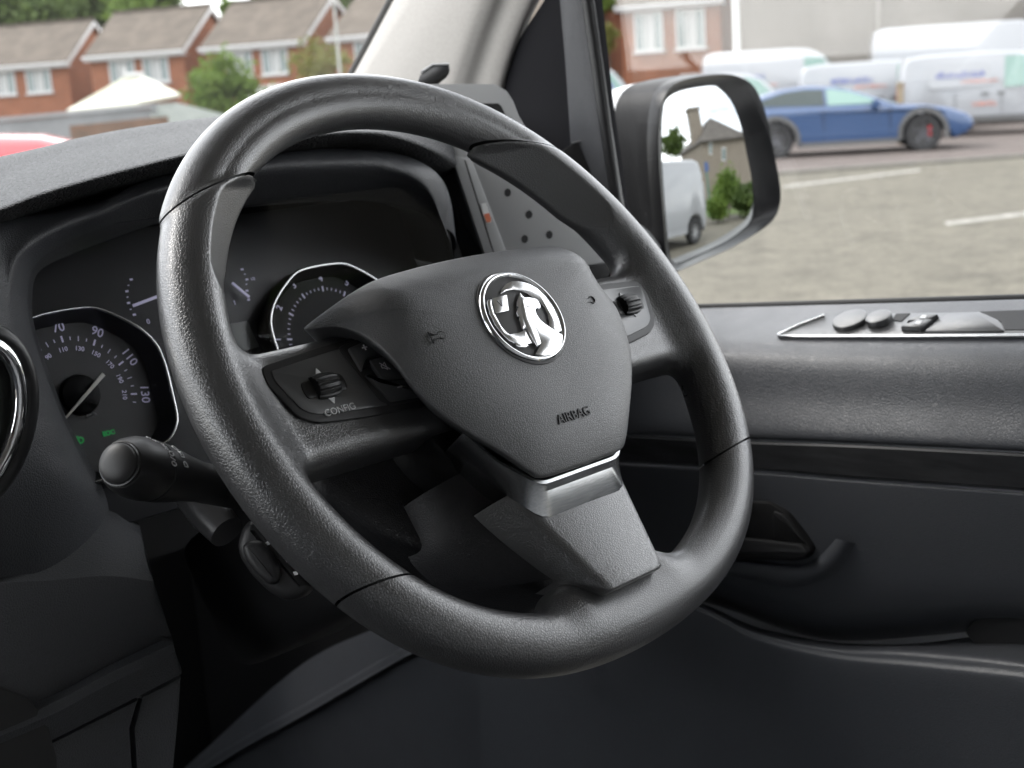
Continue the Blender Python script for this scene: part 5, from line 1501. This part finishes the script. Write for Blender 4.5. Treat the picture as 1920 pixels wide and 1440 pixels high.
def arch(cx, cz, r, n=9): return [(cx - r * math.cos(a), cz + r * math.sin(a)) for a in np.linspace(0.15, math.pi - .15, n)]
def slab(name, prof, w, bev, m, parent, zb=None, lean=0.0, local=True):
    """closed side outline given width w to both sides, rounded along the edge; above zb it leans inwards"""
    P = np.asarray(prof, float); n = len(P); rings = []
    for k in range(4):
        a = k / 3 * math.pi / 2
        rings.append((inset(P, bev * (1 - math.sin(a))), -(w - bev + bev * math.cos(a))))
    rings += [(p, -y) for p, y in rings[::-1]]
    V = []
    for Q, y in rings:
        for x, z in Q:
            f = 1 - lean * max(0, z - zb) if zb is not None else 1
            V.append((x, y * f, z))
    F = grid_faces(len(rings), n, True) + [tuple(range(n)), tuple((len(rings) - 1) * n + j for j in range(n))]
    me = addmesh(name, V, F, m, parent, True, local, angle=40)
    return me
def side_plate(name, pts, w, m, parent, proud=.006, th=.012, zb=None, lean=0.0, sides=(-1, 1)):
    """thin plate on one or both body sides; one mesh per side"""
    out = []
    for s in sides:
        V = []
        for off in (proud, proud - th):
            for x, z in pts:
                f = 1 - lean * max(0, z - zb) if zb is not None else 1
                V.append((x, s * (w * f + off), z))
        n = len(pts)
        F = [tuple(range(n)), tuple(reversed(range(n, 2 * n)))] + [(i, (i + 1) % n, (i + 1) % n + n, i + n) for i in range(n)]
        out.append(addmesh(name, V, F, m, parent, False, True))
    return out
def cross_plate(name, pts, m, parent, th=.012):
    """plate given by 3D corner points (local), thickened along its normal"""
    P = np.array(pts, float); n = np.cross(P[1] - P[0], P[2] - P[0]); n /= np.linalg.norm(n); k = len(P)
    V = list(P + n * th * .5) + list(P - n * th * .5)
    return addmesh(name, V, [tuple(range(k)), tuple(reversed(range(k, 2 * k)))] + [(i, (i + 1) % k, (i + 1) % k + k, i + k) for i in range(k)], m, parent, False, True)
def wheel_at(root, x, y, r, wd, m_rim, spokes=5, caliper=False):
    s = 1 if y > 0 else -1
    prof = [(r * .62, -wd * .42), (r * .93, -wd * .5), (r, -wd * .36), (r, wd * .36), (r * .93, wd * .5), (r * .64, wd * .46), (r * .62, wd * .2)]
    V = [];N = 36
    for i in range(N):
        a = 6.2831853 * i / N
        V += [(x + q * math.cos(a), y + h * s, r + q * math.sin(a)) for q, h in prof]
    k = len(prof); F = [(i * k + j, i * k + j + 1, ((i + 1) % N) * k + j + 1, ((i + 1) % N) * k + j) for i in range(N) for j in range(k - 1)]
    w_ = addmesh("wheel", V, F, M_TYRE, root, True, True, angle=40)
    # rim: dish plus spokes
    V = []; 
    ring_ = [(r * .64, wd * .40), (r * .60, wd * .44), (r * .57, wd * .30), (r * .54, wd * .05)]
    for i in range(N):
        a = 6.2831853 * i / N
        V += [(x + q * math.cos(a), y + h * s, r + q * math.sin(a)) for q, h in ring_]
    F = [(i * 4 + j, i * 4 + j + 1, ((i + 1) % N) * 4 + j + 1, ((i + 1) % N) * 4 + j) for i in range(N) for j in range(3)]
    V.append((x, y + wd * .03 * s, r)); c = len(V) - 1
    F += [(i * 4 + 3, ((i + 1) % N) * 4 + 3, c) for i in range(N)]
    addmesh("rim", V, F, M_TRIM, w_, True, True, angle=40)
    mb = MB()
    for i in range(spokes):
        a = 6.2831853 * i / spokes + .3
        d = A3(math.cos(a), 0, math.sin(a)); e = A3(-math.sin(a), 0, math.cos(a)); o = A3(x, y, r)
        V = [o + d * q + e * t * ww + A3(0, s * h, 0) for q, ww, hh in ((r * .06, r * .075, .36), (r * .60, r * .055, .42)) for t in (-1, 1) for h in (wd * (hh - .08), wd * hh)]
        mb.add(V, [(0, 1, 3, 2), (4, 6, 7, 5), (0, 4, 5, 1), (2, 3, 7, 6), (0, 2, 6, 4), (1, 5, 7, 3)])
    for i in range(12):
        pass
    mb.box((x, y + s * wd * .32, r), (r * .22, wd * .2, r * .22))
    mb.build("spokes", m_rim, w_, local=True)
    if caliper:
        cb_ = MB(); cb_.box((x + r * .36, y + s * wd * .16, r + r * .10), (r * .13, wd * .2, r * .50)); cb_.build("brake_caliper", mat("red_caliper", (.62, .03, .04), .35), w_, local=True)
    return w_

def letter_bars(name, root, x0, z0, ln, h, w, m, seed, zb, lean, side=-1):
    """a short row of small printed strokes, too far away to be read"""
    rng = np.random.default_rng(seed); mb = MB(); x = x0
    while x < x0 + ln:
        bw = h * rng.uniform(.16, .28); gap = h * rng.uniform(.16, .4); hh = h * rng.choice([1, 1, .72, .72])
        z = z0; f = 1 - lean * max(0, z - zb)
        lbox(mb, x, x + bw, side * (w * f + .004), side * (w * f + .008), z, z + hh)
        if rng.random() < .6: lbox(mb, x + bw, x + bw + gap, side * (w * f + .004), side * (w * f + .008), z + hh * rng.choice([0, .4, .78]), z + hh * rng.choice([0, .4, .78]) + h * .17 + .01)
        x += bw + gap
    return mb.build(name, m, root, local=True)

M_INKB = mat("blue_lettering", (.16, .18, .36), .5)
M_INKR = mat("red_lettering", (.55, .25, .20), .5)
def make_van(label, loc, rz, L=4.4, H=1.85, W_=.90, style='small', glassm=M_GLASSG, paint=M_WHITEV, group="white vans parked beyond the road", name="parked_van", seed=1, text=True, oval=False, xr_=None, tail=True):
    root = thing(name, label, "van", loc, rz, group)
    r = .32 if style == 'small' else .35
    xr, xf = (.75, L - .85) if style == 'small' else (L * .24, L - .95)
    if xr_: xr = xr_
    if style == 'small':
        up = [(L + .0, .45), (L - .01, .72), (L - .16, .93), (L - .80, 1.10), (L - 1.42, H - .16), (L - 1.75, H - .03), (L - 2.3, H), (.55, H - .005), (.14, H - .06), (.05, H - .25), (.0, 1.0), (-.01, .55)]
    elif style == 'tall':
        up = [(L + .0, .5), (L - .02, .85), (L - .18, 1.10), (L - .80, 1.28), (L - 1.45, H - .55), (L - 1.85, H - .12), (L - 2.3, H), (.35, H), (.10, H - .08), (.03, H - .4), (.0, 1.1), (-.01, .6)]
    else:
        up = [(L + .0, .5), (L - .02, .85), (L - .16, 1.05), (L - .75, 1.20), (L - 1.5, H - .22), (L - 1.9, H - .04), (L - 2.5, H), (.4, H), (.12, H - .08), (.03, H - .4), (.0, 1.1), (-.01, .6)]
    prof = [(.08, .30)] + arch(xr, r, r * 1.2)[0:] + arch(xf, r, r * 1.2) + [(L - .12, .27)] + up
    zb, lean = 1.05, .11
    slab("body", prof, W_, .07, paint, root, zb, lean)
    # cab side windows, windscreen, handles, lamps
    if style == 'small':
        wn = [(L - 2.10, 1.10), (L - 1.02, 1.13), (L - 1.45, H - .20), (L - 1.72, H - .12), (L - 2.08, H - .12)]
        sc = [(L - .86, s * W_ * .80, 1.13) for s in (-1, 1)] + [(L - 1.40, s * W_ * .72, H - .17) for s in (1, -1)]
    else:
        wn = [(L - 2.05, 1.25), (L - 1.02, 1.30), (L - 1.50, H - (.62 if style == 'tall' else .32)), (L - 2.03, H - (.52 if style == 'tall' else .26))]
        sc = [(L - .84, s * W_ * .80, 1.31) for s in (-1, 1)] + [(L - 1.43, s * W_ * .72, H - (.60 if style == 'tall' else .28)) for s in (1, -1)]
    side_plate("side_window", wn, W_, glassm, root, .004, .010, zb, lean)
    cross_plate("windscreen", [(x + .02, y, z + .02) for x, y, z in sc], glassm, root)
    side_plate("lower_trim", [(xr + r * 1.3, .34), (xf - r * 1.3, .34), (xf - r * 1.3, .47), (xr + r * 1.3, .47)], W_, M_TRIM if style == 'small' else paint, root, .012, .02)
    for x in (L - 2.25, L - 2.6): side_plate("door_handle", [(x, .96), (x + .16, .96), (x + .16, 1.0), (x, 1.0)], W_, M_TRIM, root, .02, .03)
    mb = MB()
    for x in (L - 2.16, L - 3.2):
        if x > .8: lbox(mb, x, x + .012, -W_ - .001, -W_ + .01, .40, 1.02); lbox(mb, x, x + .012, W_ - .01, W_ + .001, .40, 1.02)
    mb.build("door_gap", M_TRIM, root, local=True)
    cross_plate("headlamp", [(L - .10, -W_ * .95, .72), (L - .03, -W_ * .6, .72), (L - .14, -W_ * .6, .92), (L - .32, -W_ * .97, .93)], M_LAMPW, root)
    cross_plate("headlamp", [(L - .10, W_ * .95, .72), (L - .03, W_ * .6, .72), (L - .14, W_ * .6, .92), (L - .32, W_ * .97, .93)], M_LAMPW, root)
    if tail: side_plate("tail_lamp", [(-.01, .9), (.05, .9), (.06, 1.3), (.01, 1.3)], W_, M_LAMPR, root, .006, .02, zb, lean)
    for s in (-1, 1):
        mb = MB(); mb.box((L - 1.08, s * (W_ + .10), 1.18 if style == 'small' else 1.36), (.10, .20, .20 if style == 'small' else .30)); mb.build("door_mirror", M_TRIM, root, local=True)
        for x in (xr, xf): wheel_at(root, x, s * (W_ - .12), r, .21, M_ALLOY, 8)
    if oval:
        pts = roundpoly([(.55, 1.14), (L - 2.35, 1.16), (L - 2.42, H - .22), (.75, H - .22)], .22, 6)
        side_plate("blank_window", [tuple(p) for p in pts], W_, paint, root, .010, .02, zb, lean)
    if text:
        letter_bars("blue_lettering", root, .78, 1.36 if style == 'small' else 1.62, 1.05, .16, W_ + .010, M_INKB, seed, zb, lean)
        letter_bars("red_lettering", root, 1.35, 1.24 if style == 'small' else 1.42, .8, .07, W_ + .010, M_INKR, seed + 50, zb, lean)
        letter_bars("red_lettering", root, 1.6, .70, .5, .10, W_, M_INKR, seed + 80, zb, lean)
    return root

def row_yaw(px): 
    d = ray(px, 150); return yaw_of(d)
def van_at(label, px_rear, depth, rel, **k):
    """side-on van whose near rear lower corner stands at the picture column px_rear"""
    c = deep(px_rear, 150, depth); hd = row_yaw(px_rear) + rad(90 + rel)            # heading as yaw from +Y to +X
    fwd = A3(math.sin(hd), math.cos(hd), 0); W_ = k.get('W_', .90)
    left = A3(-fwd[1], fwd[0], 0)
    # local Y = left of travel; the side seen from the camera is the right one (y < 0)
    p = c + left * W_
    return make_van(label, (p[0], p[1], gz(p[0], p[1])), math.atan2(fwd[1], fwd[0]), **k)
van_at("white small van with oval blank side window and green cab window, behind the blue bonnet", 1690, 32.5, -4, L=4.4, H=1.93, oval=True, seed=11)
van_at("tall white panel van, highest of the row, behind the oval windowed van", 1637, 38.5, -4, L=6.2, H=2.78, W_=1.0, style='tall', seed=12)
van_at("white van with blue lettering behind the blue car's roof", 1500, 35.5, -3, L=4.5, H=1.90, seed=13)
van_at("white medium van with dark blue lettering in front of the grey wall", 1318, 41, -3, L=5.0, H=2.46, W_=.98, style='mid', seed=14)
van_at("white small van with green window showing between mirror and blue car", 1310, 33.5, -2, L=2.9 + 0, H=1.80, seed=15, text=False)
van_at("white van with rounded front in front of the orange brick house", 1035, 41, -2, L=3.3, H=2.36, W_=.98, style='mid', seed=16)
van_at("white van with small blue lettering just left of the door mirror", 1010, 30, -2, L=3.6, H=1.60, seed=17)

# ---- blue car
f0, r0 = ground_at(1731, 284), ground_at(1455, 299)
fwd = (f0 - r0); fwd[2] = 0; fwd /= np.linalg.norm(fwd); lft = A3(-fwd[1], fwd[0], 0)
mid_ = (f0 + r0) / 2 + lft * .95
car = thing("blue_car", "blue metallic sports estate car with black wheel arches and red brake calipers", "car", (mid_[0], mid_[1], gz(mid_[0], mid_[1]) + .012), math.atan2(fwd[1], fwd[0]))
fa, ra, R1_ = 1.45, -1.45, .365
low = [(-2.28, .30)] + arch(ra, R1_, .43, 12) + [(-.98, .20), (.98, .20)] + arch(fa, R1_, .43, 12) + [(2.05, .22), (2.30, .32), (2.42, .46), (2.40, .60), (2.26, .72), (1.95, .83), (1.5, .905), (1.05, .93), (.70, .955), (-.2, .985), (-1.3, 1.0), (-2.0, .98), (-2.42, .90), (-2.52, .70), (-2.46, .45)]
slab("body", low, .98, .09, M_BLUE, car, .62, .10)
gh = [(1.00, .92), (.62, 1.08), (.10, 1.27), (-.30, 1.37), (-.75, 1.405), (-1.25, 1.37), (-1.8, 1.24), (-2.25, 1.06), (-2.35, .95), (-.5, .93)]
slab("cabin", gh, .90, .10, M_BLUE, car, .95, .42)
side_plate("front_window", [(.60, 1.0), (.48, 1.09), (.06, 1.245), (-.32, 1.325), (-.42, 1.325), (-.40, 1.01)], .90, M_GLASSG, car, .006, .012, .95, .42)
side_plate("rear_window", [(-.46, 1.01), (-.48, 1.325), (-.85, 1.345), (-1.25, 1.31), (-1.72, 1.17), (-1.92, 1.06)], .90, M_GLASSV, car, .006, .012, .95, .42)
cross_plate("windscreen", [(.98, -.70, .95), (.98, .70, .95), (-.20, .60, 1.375), (-.20, -.60, 1.375)], M_GLASSG, car)
for ax_ in (fa, ra):
    pts = [(ax_ + .50 * math.cos(a), R1_ + .50 * math.sin(a)) for a in np.linspace(-.25, math.pi + .25, 20)] + [(ax_ + .415 * math.cos(a), R1_ + .415 * math.sin(a)) for a in np.linspace(math.pi + .25, -.25, 20)]
    for s in (-1, 1):
        V = [(x, s * (.985 + o - (.10 * max(0, z - .62))), z) for o in (.006, -.03) for x, z in pts]
        n = len(pts); F = [(i, i + 1, n - 2 - i, n - 1 - i) for i in range(n // 2 - 1)]
        F2 = [tuple(j + n for j in reversed(f)) for f in F]
        addmesh("wheel_arch", V, F + F2 + [(i, (i + 1) % n, (i + 1) % n + n, i + n) for i in range(n)], M_TRIM, car, False, True)
        wheel_at(car, ax_, s * .84, R1_, .25, M_ALLOYD, 5, ax_ > 0)
side_plate("sill", [(-.95, .20), (.95, .20), (.95, .30), (-.95, .30)], .97, M_TRIM, car, .012, .03)
side_plate("door_handle", [(-.32, .83), (-.10, .83), (-.10, .86), (-.32, .86)], .96, M_BLUE, car, .012, .02)
mb = MB()
for x in (.80, -.50): lbox(mb, x, x + .012, -.985, -.97, .34, .92); lbox(mb, x, x + .012, .97, .985, .34, .92)
mb.build("door_gap", M_DARK, car, local=True)
side_plate("door_scallop", [(-1.0, .40), (.9, .40), (.9, .46), (-1.0, .50)], .978, M_BLUE, car, .008, .02)
for s in (-1, 1):
    mb = MB(); mb.box((.52, s * 1.02, 1.0), (.14, .22, .13)); mb.box((.56, s * .92, .95), (.06, .12, .03)); mb.build("door_mirror", M_BLUE, car, local=True)
    cross_plate("headlamp", [(2.30, s * .90, .60), (2.39, s * .62, .58), (2.24, s * .62, .72), (2.05, s * .93, .74)], M_LAMPW, car)
cross_plate("air_intake", [(2.43, -.7, .34), (2.43, .7, .34), (2.435, .7, .46), (2.435, -.7, .46)], M_DARK, car)
cross_plate("tail_lamp", [(-2.5, -.85, .80), (-2.5, .85, .80), (-2.47, .85, .86), (-2.47, -.85, .86)], M_LAMPR, car)

# ---- wooden post beside the small van
c = deep(1688, 178, 30.5); zz = gz(c[0], c[1])
post = thing("wooden_post", "short weathered wooden post between the blue car and the oval windowed van", "post", (c[0], c[1], zz))
mb = MB(); lbox(mb, -.055, .055, -.055, .055, -.1, 1.32); mb.build("shaft", noisy("weathered_wood", (.20, .16, .11), (.30, .25, .18), 5, .9), post, local=True)
mb = MB(); lbox(mb, -.065, .065, -.065, .065, 1.32, 1.36); mb.build("cap", noisy("weathered_cap", (.22, .18, .13), (.30, .25, .18), 5, .9), post, local=True)

# ---- red car ahead of the van: only its roof shows over the dashboard
def make_hatch(label, loc, rz, paint):
    root = thing("red_car", label, "car", loc, rz)
    low = [(-1.9, .30)] + arch(-1.25, .31, .36, 9) + arch(1.28, .31, .36, 9) + [(1.85, .25), (2.0, .4), (2.0, .62), (1.85, .78), (1.1, .93), (.8, .97), (-1.7, 1.0), (-1.98, .9), (-2.02, .5)]
    slab("body", low, .86, .08, paint, root, .6, .08)
    slab("cabin", [(1.0, .93), (.35, 1.36), (.0, 1.46), (-.6, 1.51), (-1.3, 1.47), (-1.72, 1.33), (-1.95, .96), (-.4, .92)], .80, .12, paint, root, .95, .35)
    side_plate("side_window", [(.72, 1.03), (.30, 1.30), (.0, 1.34), (-.35, 1.36), (-.35, 1.03)], .80, M_GLASSV, root, .006, .012, .95, .35)
    side_plate("side_window", [(-.42, 1.03), (-.42, 1.36), (-1.2, 1.33), (-1.6, 1.05)], .80, M_GLASSV, root, .006, .012, .95, .35)
    cross_plate("windscreen", [(1.0, -.64, .97), (1.0, .64, .97), (.30, .56, 1.38), (.30, -.56, 1.38)], M_GLASSV, root)
    cross_plate("rear_screen", [(-1.96, -.60, 1.0), (-1.96, .60, 1.0), (-1.75, .55, 1.32), (-1.75, -.55, 1.32)], M_GLASSV, root)
    for s in (-1, 1):
        for x in (-1.25, 1.28): wheel_at(root, x, s * .74, .31, .2, M_ALLOY, 7)
        mb = MB(); mb.box((.62, s * .96, 1.02), (.12, .18, .13)); mb.build("door_mirror", paint, root, local=True)
        cross_plate("headlamp", [(1.90, s * .78, .62), (2.0, s * .5, .62), (1.88, s * .5, .75), (1.70, s * .8, .78)], M_LAMPW, root)
    return root
c = deep(92, 241, 9.0)
hd = yaw_of(ray(60, 246)) + rad(92)
fw = A3(math.sin(hd), math.cos(hd), 0)
rp = c - fw * .05
make_hatch("red car parked ahead, only its roof showing above the dashboard", (rp[0], rp[1], c[2] - 1.50), math.atan2(fw[1], fw[0]), M_RED)

# ---------------------------------------------------------------- what the door mirror reflects
def mground(px, py):
    P, d = mirror_dir(px, py); t = -(P @ GN) / (d @ GN); return P + d * t
def mdist(px, py, dist):
    P, d = mirror_dir(px, py); return P + d * dist
w0, w1 = mground(1304, 458), mground(1262, 470)
u = (w1 - w0); u[2] = 0; u /= np.linalg.norm(u)
nrm = A3(CAM[0] - w0[0], CAM[1] - w0[1], 0); lft = A3(-u[1], u[0], 0)
dd = np.linalg.norm((w0 - MC)[:2])
Pt, dt_ = mirror_dir(1300, 298); topz = (Pt + dt_ * (np.linalg.norm((w0 - Pt)[:2]) / np.linalg.norm(dt_[:2])))[2]
Hm = max(1.9, min(2.7, topz - w0[2]))
sgn = 1 if lft @ nrm < 0 else -1
p = w0 + lft * sgn * .92 - u * .62
make_van("white high roofed van behind, filling the left half of the door mirror", (p[0], p[1], gz(p[0], p[1])), math.atan2(u[1], u[0]), L=5.4, H=Hm, W_=.95, style='mid', paint=M_WHITEV, xr_=.62, tail=False, group=None, seed=30, text=False)
# pebble-dashed house seen in the mirror
hc, hr_, hl = mdist(1319, 300, 27), mdist(1404, 300, 29), mdist(1278, 300, 34)
et = mdist(1317, 263, 27)[2]; er = et; base = -1.0
M_DASHW = noisy("pebble_dash", (.18, .155, .128), (.235, .205, .17), 9, .95)
M_TILEG = rooftile("grey_roof_tiles", (.075, .068, .062), (.11, .10, .09))
mh = thing("hipped_house", "brown rendered house with hipped roof and chimney seen in the door mirror", "house", (hc[0], hc[1], base))
bk = hr_ + (hl - hc)
Q = [hc, hr_, bk, hl]
V = [A3(q[0], q[1], base) for q in Q] + [A3(q[0], q[1], et) for q in Q]
addmesh("wall", V, [(0, 1, 5, 4), (1, 2, 6, 5), (2, 3, 7, 6), (3, 0, 4, 7), (3, 2, 1, 0)], M_DASHW, mh, False)
cen4 = sum(Q) / 4
ap_z = mdist(1308, 222, 30)[2]
rd0 = cen4 + (hl - hc) * .12; rd1 = cen4 - (hl - hc) * .12
ov = 1.06
E4 = [cen4 + (q - cen4) * ov for q in Q]
V = [A3(q[0], q[1], et - .05) for q in E4] + [A3(rd1[0], rd1[1], ap_z), A3(rd0[0], rd0[1], ap_z)] + [A3(q[0], q[1], et - .17) for q in E4]
ro = addmesh("roof", V, [(0, 1, 4), (1, 2, 5, 4), (2, 3, 5), (3, 0, 4, 5), (0, 6, 7, 1), (1, 7, 8, 2), (2, 8, 9, 3), (3, 9, 6, 0), (9, 8, 7, 6)], M_TILEG, mh, False)
chp = mdist(1301, 222, 30)
mb = MB(); mb.box((chp[0], chp[1], chp[2] - 1.2), (1.0, 1.0, 3.6)); mb.box((chp[0], chp[1], chp[2] + .62), (1.2, 1.2, .16)); mb.build("chimney", M_DASHW, ro)
def mwindow(pxa, pxb, ya, yb, a, b):
    """window on the wall a-b between two mirror columns"""
    n = np.cross((b - a), A3(0, 0, 1)); n /= np.linalg.norm(n)
    if n @ (A3(*MC) - a) < 0: n = -n
    P = []
    for x, y in ((pxa, yb), (pxb, yb), (pxb, ya), (pxa, ya)):
        o, d = mirror_dir(x, y); t = ((a - o) @ n) / (d @ n); P.append(o + d * t + n * .03)
    f = addmesh("window", P + [q - n * .08 for q in P], [(0, 1, 2, 3), (7, 6, 5, 4), (0, 4, 5, 1), (1, 5, 6, 2), (2, 6, 7, 3), (3, 7, 4, 0)], M_UPVC, mh, False)
    c = sum(P) / 4
    G = [c + (q - c) * .78 + n * .01 for q in P]
    addmesh("pane", G + [q - n * .008 for q in G], [(0, 1, 2, 3), (7, 6, 5, 4), (0, 4, 5, 1), (1, 5, 6, 2), (2, 6, 7, 3), (3, 7, 4, 0)], M_PANE, f, False)
mwindow(1329, 1335, 266, 290, hc, hr_); mwindow(1353, 1361, 276, 302, hc, hr_)
# bushes, tree, sign and grass verge in the mirror
def mplant(name, label, cat, px, py, dist, rpx, n, leaf, m, seed, rz_=None):
    c = mdist(px, py, dist); a = mdist(px + rpx, py, dist); r = np.linalg.norm(a - c)
    plant(name, label, cat, (c[0], c[1], gz(c[0], c[1])), c, r, rz_ or r, n, leaf, m, .05, None, 24, seed)
mplant("hedge_bush", "dark green bush right of the van in the door mirror", "bush", 1396, 372, 17, 19, 2200, .10, M_LEAF[0], 41)
mplant("hedge_bush", "light green bush below the house in the door mirror", "bush", 1364, 356, 18, 21, 2400, .10, M_LEAF[1], 42)
mplant("hedge_bush", "low green bush beside the sign post in the door mirror", "bush", 1345, 388, 16, 16, 1800, .09, M_LEAF[1], 43)
mplant("tree", "green tree behind the van in the door mirror", "tree", 1262, 270, 40, 18, 2200, .22, M_LEAF[0], 44)
c = mdist(1326, 330, 19)
sg = thing("street_sign", "green sign post with a small blue plate in the door mirror", "sign", (c[0], c[1], gz(c[0], c[1])))
tz = mdist(1326, 303, 19)[2] - gz(c[0], c[1])
tube("pole", [A3(0, 0, -.1), A3(0, 0, tz)], .05, mat("green_pole", (.03, .16, .12), .5), sg, 8, local=True)
vd = A3(MC[0] - c[0], MC[1] - c[1], 0); vd /= np.linalg.norm(vd); sdv = A3(-vd[1], vd[0], 0)
Pq = [vd * .06 + sdv * a + A3(0, 0, tz - b) for a, b in ((-.12, .42), (.12, .42), (.12, .02), (-.12, .02))]
addmesh("sign_plate", Pq + [q - vd * .01 for q in Pq], [(0, 1, 2, 3), (7, 6, 5, 4), (0, 4, 5, 1), (1, 5, 6, 2), (2, 6, 7, 3), (3, 7, 4, 0)], mat("blue_plate", (.05, .09, .22), .4), sg, False, True)
g0, g1 = mground(1335, 405), mground(1425, 398)
gd = (g1 - g0)[:2]; gd /= np.linalg.norm(gd); away = (g0 - A3(*MC))[:2]; gnn = np.array([-gd[1], gd[0]])
if gnn @ away < 0: gnn = -gnn
quad_on_ground("grass_verge", [g0[:2] - gd * 12, g0[:2] + gd * 25, g0[:2] + gd * 25 + gnn * 4, g0[:2] - gd * 12 + gnn * 4], noisy("verge_grass", (.05, .08, .02), (.10, .14, .04), 4, .95), .02, 'structure')
print("mirror van height", Hm, "dist", dd, w0, w1)
